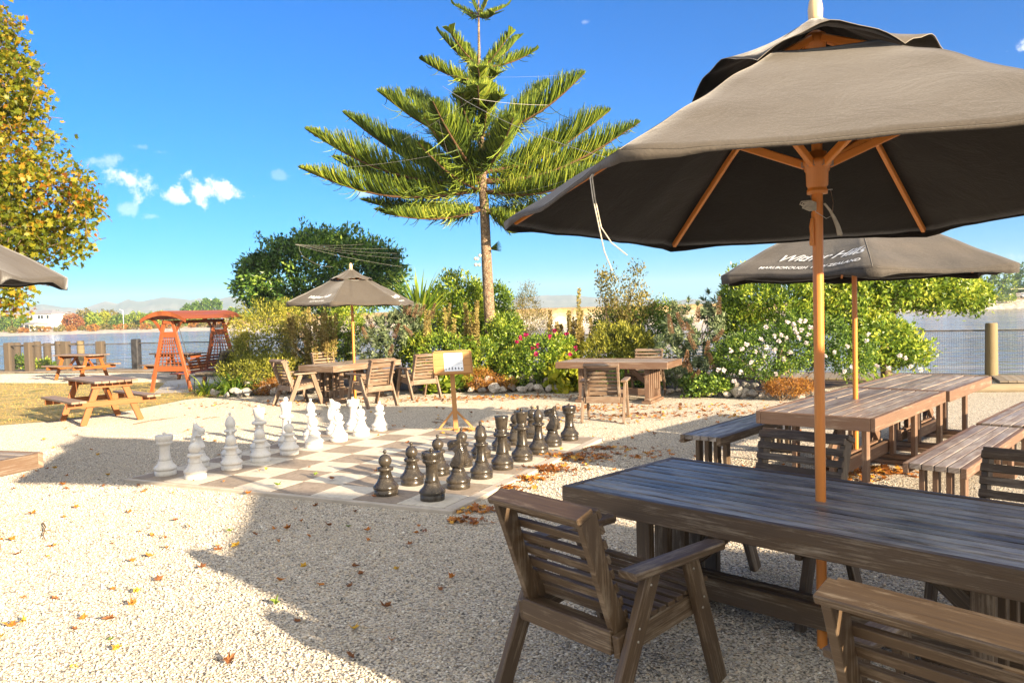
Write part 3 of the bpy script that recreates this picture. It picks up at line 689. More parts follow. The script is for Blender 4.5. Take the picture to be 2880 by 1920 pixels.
U1, _ = make_parasol('big faded black canvas parasol standing through the foreground table', (1.54, 4.01), 1.62, 2.25, 3.10, R(225.2), M_can, GP, hubz=2.435, seed=1, dropcorner=.03, hem=.012, tilt=(0.0, -0.052), cap=.37, sag=.022, capz=.045, lifts=[.12,.10,.05,.05,.05,.09])
U2, u2d = make_parasol('black parasol with white lettering standing through the long table at the right', (3.48, 8.11), 1.465, 2.03, 2.74, R(192.4), M_can2, GP, seed=3, sag=.07)
U3, u3d = make_parasol('small faded black parasol over the table with four armchairs beside the flower bed', (-3.22, 16.23), 1.30, 1.975, 2.60, R(204.8), M_can, GP, seed=5, sag=.08, tilt=(-.015, 0))
U4, _ = make_parasol('dark parasol mostly outside the left edge of the view, only one drooping corner showing', (-6.35, 8.2), 1.62, 2.25, 3.15, R(-22), M_can, GP, seed=7, sag=.09, dropcorner=.12)
# parasols standing to the right of and behind the camera; they throw the shadows seen on the gravel
U5, _ = make_parasol('dark parasol on a black foot standing to the right, nearer to the camera', (5.12, .22), 1.62, 2.2, 2.95, R(191.7), M_can, GP, seed=9, detail=False, base=True)
U6, _ = make_parasol('dark parasol on a black foot, behind the camera between two others', (6.08, -.84), 1.62, 2.2, 2.95, R(191.7), M_can, GP, seed=11, detail=False, base=True)
U7, _ = make_parasol('dark parasol on a black foot standing behind the camera at the far right', (7.4, -1.7), 1.62, 2.2, 3.0, R(200), M_can, GP, seed=13, detail=False, base=True)

def lettering(text, size, parent, origin, ex, ey, ez, mat, name='lettering', shear=0.0, offset=0.0, align='LEFT', spacing=1.0, stretch=1.0, conf=None):
    cu = bpy.data.curves.new(name, 'FONT'); cu.body = text; cu.size = size; cu.shear = shear; cu.offset = offset; cu.align_x = align; cu.space_character = spacing
    to = bpy.data.objects.new('tmp', cu); COL.objects.link(to); dg = bpy.context.evaluated_depsgraph_get()
    me = bpy.data.meshes.new_from_object(to.evaluated_get(dg)); bpy.data.objects.remove(to); me.name = name
    o3 = Vector(origin); ex, ey, ez = Vector(ex), Vector(ey), Vector(ez)
    for v in me.vertices:
        x, y = v.co.x*stretch, v.co.y
        v.co = conf(x, y) if conf else o3 + ex*x + ey*y + ez*.002
    me.materials.clear(); me.materials.append(mat)
    return link(name, me, parent)
def panel_conf(dat, phi, k, t0, rf0, mirror=False):
    V, nr, nt_, tl, Rr, zr, za, sag = dat; side = 2*Rr*math.sin(math.pi/6)
    def f(x, y):
        rf = rf0 + y/(Rr*1.05); t = t0 + x/(side*rf)
        seed = {id(u2d): 3, id(u3d): 5}.get(id(dat), 1)
        p_ = tl(canopy_pts(Rr, zr, za, phi, rf, min(.98, max(.02, t)), k, sag, seed)); q_ = p_.copy(); q_.z += .009; d = Vector((p_.x, p_.y, 0)).normalized()
        return q_ + d*.004
    return f
def flipped(dat, phi, k, t0, rf0):
    g = panel_conf(dat, phi, k, t0, rf0); return lambda x, y: g(x, -y)
# the panel facing the camera on parasol two lies between corners 0 and 1
can2 = [c_ for c_ in U2.children if c_.name.startswith('canopy')][0]
lettering('Wither Hills', .185, can2, (0,0,0), (1,0,0), (0,1,0), (0,0,1), M_white, shear=.28, offset=.0015, spacing=.92, conf=flipped(u2d, R(192.4), 0, .25, .825))
lettering('MARLBOROUGH  NEW ZEALAND', .062, can2, (0,0,0), (1,0,0), (0,1,0), (0,0,1), M_white, offset=.0012, spacing=1.05, conf=flipped(u2d, R(192.4), 0, .20, .925))
can3 = [c_ for c_ in U3.children if c_.name.startswith('canopy')][0]
for k in (0, 2):
    kk = k % 6
    lettering('Wither Hills', .15, can3, (0,0,0), (1,0,0), (0,1,0), (0,0,1), M_white, shear=.28, offset=.004, spacing=.85, conf=flipped(u3d, R(204.8), kk, .22, .82))
    lettering('MARLBOROUGH', .055, can3, (0,0,0), (1,0,0), (0,1,0), (0,0,1), M_white, offset=.002, conf=flipped(u3d, R(204.8), kk, .40, .92))
# cords on the big parasol
mb = MB()
def wig(p0, p1, n, amp, seed): 
    return [Vector(p0).lerp(Vector(p1), i/n) + Vector((noise.noise(Vector((i*.5, seed, 0))), noise.noise(Vector((i*.5, seed, 3))), 0))*amp*math.sin(math.pi*i/n) for i in range(n+1)]
a = at_depth(1660, 500, 3.15) - Vector((1.54, 4.01, 0)); b1_ = at_depth(1668, 560, 3.12) - Vector((1.54, 4.01, 0)); c1 = at_depth(1685, 640, 3.12) - Vector((1.54, 4.01, 0))
e1_ = at_depth(1722, 762, 3.12) - Vector((1.54, 4.01, 0)); e2_ = at_depth(1764, 718, 3.1) - Vector((1.54, 4.01, 0)); 
top_ = at_depth(1675, 478, 3.16) - Vector((1.54, 4.01, 0))
for off, end in ((0, e1_), (.008, e2_)):
    o_ = Vector((off, 0, 0)); P4 = [top_, a+o_, b1_+o_, c1+o_, c1.lerp(end, .5)+Vector((-.006, 0, -.006)), end]
    sm_ = []
    for i in range(len(P4)-1):
        for f in (0, .5): sm_.append(P4[i].lerp(P4[i+1], f))
    sm_.append(P4[-1]); mb.tube(sm_, .0028, 5)
mb.build('tie_cord', M_rope, U1)
mb = MB(); zc = 2.24
for k in range(9):
    sp = random.uniform(-1, 1)*.010; sq = random.uniform(-1, 1)*.010
    mb.tube([Vector((.022, -.03+sq, zc)), Vector((.048+sp*.3, -.035+sq, zc-.035)), Vector((.070+sp*.8, -.03+sq, zc-.075)), Vector((.088+sp, -.025+sq, zc-.115+sp*.4)), Vector((.100+sp*1.4, -.025, zc-.150-random.uniform(0, .012)))], .0034, 6)
for k in range(5):
    z_ = zc+.004-.006*k; e_ = random.uniform(0, .03)
    mb.tube([Vector((-.02, -.036, z_)), Vector((-.055, -.05, z_+.010)), Vector((-.098+e_, -.045, z_+.006)), Vector((-.104+e_, -.04, z_-.006)), Vector((-.055, -.04, z_-.014)), Vector((-.02, -.036, z_-.010))], .0034, 6)
mb.build('cord_coil', M_rope, U1)
mb = MB(); P5 = [Vector((-.034, 0, 2.315)), Vector((-.034, -.01, 2.26)), Vector((-.02, -.03, 2.20)), Vector((.03, -.035, 2.165)), Vector((.06, -.03, 2.18)), Vector((.072, -.02, 2.24)), Vector((.066, 0, 2.315))]; mb.tube(P5, .0016, 5); mb.tube([Vector((-.045, 0, 2.312)), Vector((.075, 0, 2.312))], .003, 6); mb.build('locking_pin', M_steel, U1)
mb = MB(); mb.tube([Vector((-.033, -.01, 2.20)), Vector((-.033, -.01, 2.17))], .002, 5); mb.tube([Vector((-.030, -.01, 2.17)), Vector((-.034, -.01, 2.13)), Vector((-.032, -.01, 2.09)), Vector((-.033, -.01, 2.05)), Vector((-.033, -.01, 2.035))], [.008, .012, .010, .013, .011], 10); mb.build('toggle', M_pole, U1)
hub1 = [c_ for c_ in U1.children if c_.name.startswith('hub')][0]
mb = MB(); 
for i in range(6):
    a = R(-108 + i*8); 
    A_, B_ = Vector((math.cos(a)*.0455, math.sin(a)*.0455, 0)), Vector((math.cos(a+R(8))*.0455, math.sin(a+R(8))*.0455, 0))
    mb.add([A_+Vector((0,0,2.365)), B_+Vector((0,0,2.365)), B_+Vector((0,0,2.395)), A_+Vector((0,0,2.395))], [(0,1,2,3)])
mb.build('metal_plate', M_steel, hub1)
# ================================================================ vegetation
def unit(v): return v/np.maximum(np.linalg.norm(v, axis=-1, keepdims=True), 1e-9)
def rvec(n): return unit(rng.normal(size=(n, 3)))
SH = {'kite': (np.array([(0,0),(-.5,.42),(0,1),(.5,.42)]), np.array([0,.10,-.05,.10])),
      'oval': (np.array([(0,0),(-.42,.25),(-.46,.6),(0,1),(.46,.6),(.42,.25)]), np.array([0,.06,.04,-.1,.04,.06])),
      'lobed': (np.array([(0,-.05),(-.22,.12),(-.62,.12),(-.36,.42),(-.52,.72),(-.16,.66),(0,1.05),(.16,.66),(.52,.72),(.36,.42),(.62,.12),(.22,.12)]), np.array([0,.05,.14,.02,.10,.0,-.12,0,.10,.02,.14,.05]))}
def leaf_mesh(name, P, D, Nrm, L, W, mat, parent=None, shape='kite'):
    """leaves at P pointing along D, faces turned towards Nrm"""
    xy, bz = SH[shape]; k = len(xy); n = len(P); D = unit(D); S = unit(np.cross(D, Nrm)); Q = np.cross(S, D)
    L = np.broadcast_to(L, n)[:, None, None]; W = np.broadcast_to(W, n)[:, None, None]
    V = P[:, None] + D[:, None]*xy[None, :, 1:2]*L + S[:, None]*xy[None, :, 0:1]*W + Q[:, None]*bz[None, :, None]*L
    F = np.arange(n*k).reshape(n, k)
    return np_mesh(name, V.reshape(-1, 3), F, mat, parent)
def lump(p, s, seed): return noise.noise(Vector((p[0]*s+seed, p[1]*s, p[2]*s)))
def crown(ell, n, lo=.72, lumpy=.25, ls=1.1, seed=0, zmin=None, cut=.72):
    """clump centres near the surface of a union of ellipsoids, with outward normals"""
    C = np.array([e[0] for e in ell], float); Rr = np.array([e[1] for e in ell], float); w = (Rr[:, 0]*Rr[:, 2]+Rr[:, 1]*Rr[:, 2]+Rr[:, 0]*Rr[:, 1])**.9; w /= w.sum()
    out, nor = [], []
    while len(out) < n:
        i = rng.choice(len(ell), p=w); d = rvec(1)[0]; r = lo + (1-lo)*rng.random()**.6
        if lumpy: r *= 1 + lumpy*1.6*lump(d*np.array(Rr[i]), ls*1.5, seed+i)
        p_ = C[i] + d*Rr[i]*r
        if zmin is not None and p_[2] < zmin: continue
        q = (((p_-C)/Rr)**2).sum(1); q[i] = 9
        if (q < cut**2).any(): continue
        out.append(p_); nor.append(unit(d/Rr[i]))
    return np.array(out), np.array(nor)
def foliage(name, C, Nn, per, L, W, mat, parent, spread, up=.3, out=.8, rnd=.7, shape='kite', lvar=.35):
    n = len(C)*per; P = np.repeat(C, per, 0) + rng.normal(size=(n, 3))*spread*.55; Nr = np.repeat(Nn, per, 0)
    D = Nr*out + np.array([0, 0, up]) + rng.normal(size=(n, 3))*rnd
    return leaf_mesh(name, P, D, Nr+rvec(n)*.6, L*rng.uniform(1-lvar, 1+lvar, n), W*rng.uniform(1-lvar, 1+lvar, n), mat, parent, shape)
def stems(name, base, tips, r0, mat, parent, bend=.15, sides=5, r1=.35):
    mb = MB()
    for t in tips:
        a, b = Vector(base) + Vector((random.uniform(-1, 1), random.uniform(-1, 1), 0))*r0*3, Vector(t); L = (b-a).length; pts = []
        for i in range(6):
            f = i/5; pts.append(a.lerp(b, f) + Vector((random.uniform(-1, 1), random.uniform(-1, 1), random.uniform(-.3, .8)*math.sin(math.pi*f)))*bend*L*.5*math.sin(math.pi*f))
        mb.tube(pts, [r0*(1-(1-r1)*i/5) for i in range(6)], sides)
    return mb.build(name, mat, parent)
M_bark = mottled('bark', (.10,.07,.045), (.22,.16,.11), 18, .9, .6, .01)
M_twig = plain('twig', (.10,.06,.035), .9)
LM = dict(
 dark=leafmat('dark_leaf', [(.0, (0.024,0.054,0.017)), (.45, (0.060,0.145,0.027)), (.75, (0.170,0.306,0.043)), (1, (0.340,0.459,0.085))], .25, .35, .6),
 yel=leafmat('yellow_green_leaf', [(0, (0.072,0.090,0.014)), (.4, (0.204,0.228,0.030)), (.75, (0.432,0.420,0.060)), (1, (0.660,0.564,0.096))], .4),
 mid=leafmat('mid_green_leaf', [(0, (0.027,0.061,0.014)), (.4, (0.081,0.162,0.024)), (.75, (0.230,0.351,0.041)), (1, (0.486,0.567,0.081))], .38),
 bright=leafmat('bright_leaf', [(0, (0.044,0.094,0.013)), (.4, (0.150,0.250,0.025)), (.7, (0.375,0.475,0.050)), (1, (0.650,0.650,0.088))], .4, .4, .5),
 grey=leafmat('grey_green_leaf', [(0, (0.060,0.090,0.048)), (.5, (0.168,0.228,0.108)), (1, (0.408,0.456,0.240))], .25),
 olive=leafmat('olive_leaf', [(0, (0.056,0.056,0.015)), (.5, (0.175,0.163,0.037)), (1, (0.475,0.375,0.100))], .35),
 rust=leafmat('rust_leaf', [(0, (.16,.06,.012)), (.5, (.38,.16,.03)), (1, (.58,.32,.06))], .35),
 autumn=leafmat('autumn_leaf', [(0, (.06,.09,.01)), (.42, (.20,.24,.018)), (.66, (.40,.37,.028)), (.82, (.50,.31,.025)), (.93, (.44,.16,.015)), (1, (.24,.07,.01))], .55, .45, .4, .9),
 tan=leafmat('tan_bract', [(0, (.17,.12,.04)), (.4, (.33,.25,.08)), (.7, (.46,.38,.14)), (1, (.34,.38,.07))], .3, .8, .2),
 brown=leafmat('brown_seed_head', [(0, (.14,.075,.04)), (.5, (.30,.18,.10)), (1, (.46,.32,.20))], .2, .9, .2),
 pink=leafmat('pink_petal', [(0, (.30,.008,.06)), (1, (.60,.03,.18))], .35, .5, .3),
 white=leafmat('white_petal', [(0, (.72,.62,.60)), (1, (.86,.82,.80))], .3, .5, .3),
 pine=leafmat('pine_needle', [(0, (.03,.055,.010)), (.4, (.085,.14,.016)), (.75, (.22,.29,.025)), (1, (.40,.42,.05))], .12, .6, .3, .5),
 lime=leafmat('lime_leaf', [(0, (.16,.22,.015)), (.5, (.38,.42,.03)), (1, (.66,.58,.05))], .5, .45, .4),
 redtree=leafmat('red_tree_leaf', [(0, (.14,.03,.015)), (.5, (.30,.10,.03)), (1, (.40,.24,.06))], .3))

def shrub(name, label, cat, ell, n, per, L, W, mat, spread, shape='kite', up=.3, lumpy=.25, stem=6, r0=.02, group=None, base=None, lo=.62, out=.8, rnd=.7, seed=0, zmin=.03, core=True):
    """ell: [((x, y, z), (rx, ry, rz))...] in world metres"""
    e0 = ell[0]; bx = base if base else (e0[0][0], e0[0][1], 0)
    t = thing(name, label, cat, bx, 0, group); E = [((c[0]-bx[0], c[1]-bx[1], c[2]), r) for c, r in ell]
    C, Nn = crown(E, n, lo=lo, lumpy=lumpy, seed=seed, zmin=zmin)
    foliage('foliage', C, Nn, per, L, W, mat, t, spread, up, out, rnd, shape)
    tips = [C[i]*np.array([.85, .85, .9]) for i in rng.choice(len(C), stem)]
    stems('stem', (0, 0, -.02), tips, r0, M_bark, t)
    return t
def E_(px, py, d, rx, rz, ry=None):
    """ellipsoid centred where pixel (px, py) lies at depth d; radii in pixels"""
    c = at_depth(px, py, d); s = d/FPX
    return ((c.x, c.y, c.z), (rx*s, (ry*s if ry else rx*s*.8), rz*s))
def strap_plant(name, label, cat, loc, n, L, W, mat, arch=1.0, spread=.15, group=None, upright=.5):
    t = thing(name, label, cat, loc, 0, group); V, F = [], []; m_ = 7
    for k in range(n):
        a = random.uniform(0, 2*math.pi); l = L*random.uniform(.6, 1.1); d = Vector((math.cos(a), math.sin(a), 0)); s = Vector((-d.y, d.x, 0))
        p_ = d*random.uniform(0, spread); th = R(90)-random.uniform(0, 1)*(1-upright)*R(75); q = arch*random.uniform(.6, 1.4); b = len(V)
        for i in range(m_+1):
            f = i/m_; w = W*random.uniform(.97, 1.03)*(1-f**2.2)*.5+.001; V += [p_ - s*w, p_ + s*w]
            th2 = th - q*f*R(95); p_ = p_ + (d*math.cos(th2)+Vector((0, 0, math.sin(th2))))*l/m_
        for i in range(m_): F.append((b+2*i, b+2*i+1, b+2*i+3, b+2*i+2))
    V = [(v.x, v.y, max(v.z, .01)) for v in V]
    np_mesh('foliage', V, F, mat, t, smooth=True); return t
def spike_plant(name, label, locs, H, mat, leafm=None, r=.045, group=None, z0=.45):
    """a clump of tall flower spikes; each spike a part"""
    t = thing(name, label, 'flowering plant', (locs[0][0], locs[0][1], 0), 0, group)
    for (x, y, h) in locs:
        o = Vector((x-locs[0][0], y-locs[0][1], 0)); lean = Vector((random.uniform(-.12, .12), random.uniform(-.1, .1), 1)); n = int(150*h)
        f = rng.uniform(z0, 1, n); a = rng.uniform(0, 6.28, n); rr = r*(1.15-f**3)*rng.uniform(.3, 1, n)
        P = np.stack([o.x + lean.x*f*h + np.cos(a)*rr, o.y + lean.y*f*h + np.sin(a)*rr, f*h], 1)
        D = np.stack([np.cos(a)*.8, np.sin(a)*.8, rng.uniform(.1, .9, n)], 1)
        sp = leaf_mesh('flower_spike', P, D, D+rvec(n)*.7, .055*rng.uniform(.6, 1.2, n), .04, mat, t)
        mb = MB(); mb.tube([o, o+lean*h*.5, o+lean*h], [.012, .009, .004], 5); mb.build('stem', mat, sp)
    return t
def echium(name, label, ell, nros, heads, L=.17, seed=0, mat='grey'):
    t = thing(name, label, 'shrub', (ell[0][0][0], ell[0][0][1], 0)); bx = ell[0][0]
    E2 = [((c[0]-bx[0], c[1]-bx[1], c[2]), r) for c, r in ell]; C, Nn = crown(E2, nros, lo=.6, lumpy=.2, seed=seed, zmin=.05)
    per = 26; n = nros*per; D = np.repeat(Nn, per, 0)*.7 + rvec(n)*.95 + np.array([0, 0, .25])
    leaf_mesh('foliage', np.repeat(C, per, 0)+rng.normal(size=(n, 3))*.015, D, np.repeat(Nn, per, 0)+[0, 0, .4], L*rng.uniform(.6, 1.2, n), .028, LM[mat], t)
    stems('stem', (0, 0, 0), [C[i] for i in rng.choice(len(C), 14)], .018, M_bark, t)
    for (px, py, d, ln, tx) in heads:
        c = at_depth(px, py, d) - Vector((bx[0], bx[1], 0)); ax = Vector((tx, random.uniform(-.2, .2), 1)).normalized(); m_ = int(900*ln)
        f = rng.random(m_); a = rng.uniform(0, 6.28, m_); rr = (.045*(1-f**2.5)+.008)
        e1 = ax.orthogonal().normalized(); e2 = ax.cross(e1); A = np.array(ax); B = np.array(e1); G = np.array(e2)
        ring = np.cos(a)[:, None]*B + np.sin(a)[:, None]*G
        P = np.array(c) + A*((f-.5)*ln)[:, None] + ring*rr[:, None]*.6
        leaf_mesh('seed_head', P, ring + A*.5, ring, .03*rng.uniform(.7, 1.3, m_), .022, LM['brown'], t)
    return t
def flowers(parent, pts, r, mat, name='flower', per=14):
    for p_ in pts:
        d = rvec(per); d[:, 1] -= .35; d[:, 2] += .2; d = unit(d); P = np.array(p_)+d*r*.15
        leaf_mesh(name, P, d+rvec(per)*.25, d+rvec(per)*.8, r*rng.uniform(.8, 1.1, per), r*.95, mat, parent, 'oval')

# ---- the dark round tree behind the small parasol
rt = thing('round_tree', 'dense dark green round-crowned tree behind the small parasol', 'tree', (*at_depth(905, 900, 24.5).xy, 0))
bx = np.array([rt.location.x, rt.location.y, 0])
ell = [E_(905, 770, 24.5, 205, 108), E_(780, 800, 24, 118, 84), E_(1030, 775, 25, 105, 86), E_(730, 785, 24.5, 66, 55), E_(900, 720, 24.5, 120, 62)]
ell = [((c[0]-bx[0], c[1]-bx[1], c[2]), r) for c, r in ell]
C, Nn = crown(ell, 1700, lo=.70, lumpy=.34, ls=1.6, seed=3)
foliage('crown', C, Nn, 17, .13, .06, LM['dark'], rt, .15, up=.35, rnd=.6)
stems('trunk', (0, 0, 0), [C[i]*np.array([.75, .7, .8]) for i in rng.choice(len(C), 12)], .07, M_bark, rt, .2, 7, .3)

# ---- bed shrubs, left to right (pixel, depth)
shrub('feathery_shrub', 'loose yellow green feathery shrub left of the small parasol table, behind the swing seat', 'shrub', [E_(745, 945, 20, 88, 92), E_(800, 900, 20.5, 60, 60), E_(700, 985, 19.6, 62, 58)], 620, 15, .10, .022, LM['yel'], .14, up=.25, rnd=.8)
shrub('shrub', 'low yellow green leafy shrub behind the rocks at the left end of the flower bed', 'shrub', [E_(735, 1040, 18.4, 105, 42), E_(660, 1030, 18.6, 46, 36), E_(810, 1030, 18.6, 46, 38)], 420, 14, .085, .026, LM['yel'], .10, seed=4)
strap_plant('agapanthus', 'broad strappy green clump at the left end of the flower bed beside the swing seat', 'plant', (-6.3, 18.0, 0), 150, .85, .045, LM['mid'], 1.15, .35, upright=.35)
strap_plant('agapanthus', 'smaller strappy green clump in front of the swing seat next to the first rocks', 'plant', (-6.95, 18.1, 0), 80, .6, .04, LM['bright'], 1.15, .2, upright=.35)
shrub('heath', 'low orange dry heath above the rocks in front of the small parasol table', 'ground cover plant', [E_(785, 1082, 17.6, 52, 20), E_(745, 1092, 17.5, 30, 14)], 200, 14, .05, .012, LM['rust'], .06, seed=5)
def spikes(px0, px1, d, n, h0, h1): 
    r_ = []
    for i in range(n):
        c = at_depth(random.uniform(px0, px1), 1000, d+random.uniform(-.4, .4)); r_.append((c.x, c.y, random.uniform(h0, h1)))
    return r_
spike_plant('acanthus', 'tall tan flower spikes left of the small parasol pole', spikes(820, 935, 18.2, 14, 1.3, 1.95), 1.7, LM['tan'])
shrub('shrub', 'narrow yellow green small-leaved shrub directly behind the small parasol pole', 'shrub', [E_(975, 935, 18.6, 58, 78), E_(985, 880, 18.8, 40, 46), E_(930, 985, 18.5, 50, 42)], 520, 14, .055, .026, LM['bright'], .09, seed=6)
shrub('shrub', 'loose olive green shrub between the tall spikes and the round dark tree', 'shrub', [E_(880, 950, 19.3, 90, 80), E_(860, 1010, 18.9, 80, 45)], 420, 12, .08, .028, LM['olive'], .11, seed=7)
echium('echium', 'grey green shrub of narrow leaf rosettes with brown seed cones behind the small parasol table', [E_(1110, 945, 18.0, 86, 66), E_(1160, 900, 18.4, 62, 46), E_(1060, 985, 17.8, 60, 46)], 190,
  [(1040, 905, 17.5, .30, -.5), (1025, 935, 17.4, .28, -.35), (1140, 865, 17.9, .32, .1), (1152, 868, 17.8, .30, .25), (1168, 875, 17.9, .32, .35), (1186, 873, 17.9, .30, .6), (1218, 875, 18, .36, .25), (1115, 930, 17.4, .34, .4), (1148, 930, 17.3, .30, -.9), (1100, 985, 17.1, .25, .3)], seed=1)
strap_plant('cordyline', 'spiky sword-leaved plant rising between the dark tree and the pine trunk', 'plant', (*at_depth(1180, 900, 19.4).xy, 1.25), 130, 1.6, .085, LM['bright'], .5, .1, upright=.5)
mb = MB(); c = at_depth(1180, 900, 20.5); mb.tube([(0, 0, -1.25), (.03, 0, -.5), (0, 0, .1)], [.09, .08, .07], 8)
cord = [o for o in bpy.data.objects if o.name == 'cordyline'][0]; mb.build('trunk', M_bark, cord)
shrub('laurel', 'tall glossy yellow green shrub immediately left of the pine trunk', 'shrub', [E_(1290, 860, 20.5, 88, 82), E_(1240, 880, 20.8, 66, 56), E_(1330, 890, 20.2, 60, 80)], 700, 15, .10, .045, LM['bright'], .12, up=.8, seed=8)
shrub('laurel', 'glossy green shrub immediately right of the pine trunk', 'shrub', [E_(1405, 880, 20.6, 42, 82), E_(1385, 930, 20.4, 60, 60)], 380, 14, .09, .04, LM['mid'], .11, up=.7, seed=9)
spike_plant('acanthus', 'sheaf of tall tan flower spikes behind the sign', spikes(1190, 1345, 17.4, 17, 1.2, 1.95), 1.8, LM['tan'], r=.04)
shrub('shrub', 'yellow green underplanting around the spikes behind the sign', 'shrub', [E_(1265, 1000, 17.5, 96, 62), E_(1190, 990, 17.8, 60, 60), E_(1345, 1010, 17.4, 50, 60)], 620, 13, .085, .035, LM['bright'], .1, seed=10)
shrub('mallow', 'broad-leaved bright green plant at the foot of the bed left of the sign', 'plant', [E_(1235, 1062, 16.9, 58, 34), E_(1285, 1055, 17.1, 38, 28)], 110, 7, .15, .14, LM['bright'], .10, 'oval', up=.6, seed=11, stem=8, r0=.006)
shrub('heath', 'low rusty brown dry clump above the rocks just right of the sign', 'ground cover plant', [E_(1350, 1068, 16.9, 42, 26), E_(1420, 1078, 16.8, 34, 16)], 190, 14, .06, .012, LM['rust'], .07, seed=12)
shrub('shrub', 'yellow green leafy shrub at the right foot of the pine trunk', 'shrub', [E_(1430, 985, 18.2, 62, 78), E_(1420, 930, 18.7, 48, 50)], 460, 14, .08, .036, LM['bright'], .1, seed=13)
shrub('tamarisk', 'airy upright olive shrub with fine twigs right of the pine', 'shrub', [E_(1480, 880, 19.5, 36, 66), E_(1485, 830, 19.5, 20, 36), E_(1500, 930, 19.2, 52, 60)], 330, 16, .06, .012, LM['olive'], .12, up=.9, seed=14)
rose = shrub('rose_bush', 'yellow green rose bush carrying a few bright pink roses', 'rose bush', [E_(1520, 1010, 17.2, 92, 66), E_(1455, 1030, 17.1, 56, 52), E_(1580, 1000, 17.3, 48, 58)], 640, 13, .065, .04, LM['bright'], .10, seed=15)
flowers(rose, [at_depth(px, py, 16.35) - rose.location for px, py in ((1453,963),(1499,980),(1507,996),(1546,947),(1560,930),(1594,940),(1620,979),(1480,942),(1603,996),(1513,972),(1464,950))], .055, LM['pink'])
spike_plant('acanthus', 'tall olive tan flower spikes right of the pink roses', spikes(1520, 1670, 17.7, 20, 1.2, 1.75) + [(at_depth(1614, 900, 17.8).x, 17.8, 2.15)], 1.7, LM['tan'], r=.04)
shrub('nasturtium', 'bright yellow round-leaved creeper left of the table without parasol', 'plant', [E_(1590, 1075, 16.6, 46, 40), E_(1600, 1040, 16.9, 42, 30)], 130, 7, .12, .13, LM['lime'], .10, 'oval', up=.5, seed=16, stem=6, r0=.005)
shrub('euphorbia', 'yellow green shrub with whorled leaves behind the table without parasol', 'shrub', [E_(1745, 965, 17.4, 95, 52), E_(1690, 990, 17.2, 62, 46), E_(1800, 985, 17.2, 46, 40)], 460, 15, .10, .026, LM['yel'], .08, up=.7, seed=17)
shrub('shrub', 'darker green shrub behind the right half of the table without parasol', 'shrub', [E_(1800, 930, 18.6, 92, 66), E_(1860, 900, 19, 72, 56), E_(1720, 905, 18.9, 66, 40)], 620, 14, .075, .03, LM['mid'], .11, seed=18)
shrub('shrub', 'green leafy filler behind the legs of the table without parasol', 'shrub', [E_(1720, 1055, 17, 110, 40), E_(1830, 1055, 16.9, 62, 40)], 380, 12, .08, .035, LM['mid'], .1, seed=19)
tall = shrub('tall_shrub', 'tall sparse twiggy shrub with small leaves standing above the bed', 'shrub', [E_(1722, 830, 18.2, 44, 60), E_(1800, 850, 18.2, 42, 52), E_(1700, 790, 18.2, 22, 40), E_(1790, 775, 18.2, 16, 46), E_(1770, 880, 18.2, 70, 40)], 190, 11, .075, .036, LM['olive'], .13, up=.8, seed=20, stem=26, r0=.012, lo=.2)
echium('echium', 'large grey green shrub with drooping brown cones right of the table without parasol', [E_(1960, 930, 16.6, 105, 80), E_(1905, 1000, 16.0, 80, 66), E_(2030, 870, 17, 66, 50), E_(1950, 1055, 15.7, 80, 42), E_(2040, 980, 16.2, 62, 60)], 330,
  [(1885, 912, 15.2, .38, -.12), (1915, 905, 15.2, .38, -.4), (1962, 885, 15.6, .30, .1), (2022, 860, 16, .36, .05), (1945, 960, 15.0, .34, -.5), (1940, 925, 15.2, .3, -.6), (1990, 980, 15.0, .3, .1), (1930, 1010, 14.9, .34, .15), (2020, 945, 15.2, .3, .8), (1955, 1056, 14.8, .26, .9), (1938, 1030, 14.9, .24, -.3), (2000, 1015, 14.9, .3, -.2)], L=.16, seed=21)
shrub('laurel', 'large glossy bright green shrub behind the white roses, below the second parasol', 'shrub', [E_(2180, 850, 16.4, 120, 90), E_(2110, 830, 16.8, 78, 80), E_(2260, 870, 16.2, 92, 92), E_(2300, 800, 16.6, 60, 50), E_(2080, 900, 16.6, 60, 70)], 1150, 15, .085, .036, LM['bright'], .11, up=.85, seed=22)
wr = shrub('rose_bush', 'wide green rose bush covered in white roses at the right part of the flower bed', 'rose bush', [E_(2170, 990, 15.0, 140, 72), E_(2280, 960, 15.2, 100, 80), E_(2080, 1010, 15.1, 66, 52), E_(2390, 1000, 14.8, 66, 52)], 1150, 13, .05, .034, LM['mid'], .09, seed=23)
W_ = [(2155,920),(2215,905),(2232,912),(2240,935),(2250,903),(2263,903),(2278,920),(2290,925),(2255,928),(2275,942),(2197,942),(2210,950),(2178,945),(2235,925),(2246,950),(2268,965),(2087,980),(2155,976),(2125,990),(2100,968),(2190,960),(2222,990),(2180,985),(2084,1047),(2065,1072),(2182,1052),(2020,1040),(2035,1040),(2300,930),(2112,1018),(2055,985),(2345,990),(2383,975),(2395,1030),(2375,1045),(2465,1030),(2500,1035),(2438,960),(2440,940),(2530,1000),(2545,1008),(2560,1030),(2590,1040),(2150,1000),(2205,1010),(2140,955),(2320,1000)]
flowers(wr, [at_depth(px, py, 14.25 if px < 2400 else 13.95) - wr.location for px, py in W_], .047, LM['white'], per=14)
shrub('heath', 'low orange dry heath above the rocks in front of the white roses', 'ground cover plant', [E_(2200, 1090, 14.2, 62, 20), E_(2265, 1088, 14.1, 30, 16)], 230, 14, .05, .012, LM['rust'], .06, seed=24)
shrub('shrub', 'small trailing green plants over the rocks below the brown cone shrub', 'plant', [E_(1990, 1080, 15.0, 70, 24), E_(1950, 1110, 14.9, 26, 16)], 190, 10, .05, .05, LM['mid'], .07, 'oval', seed=25)
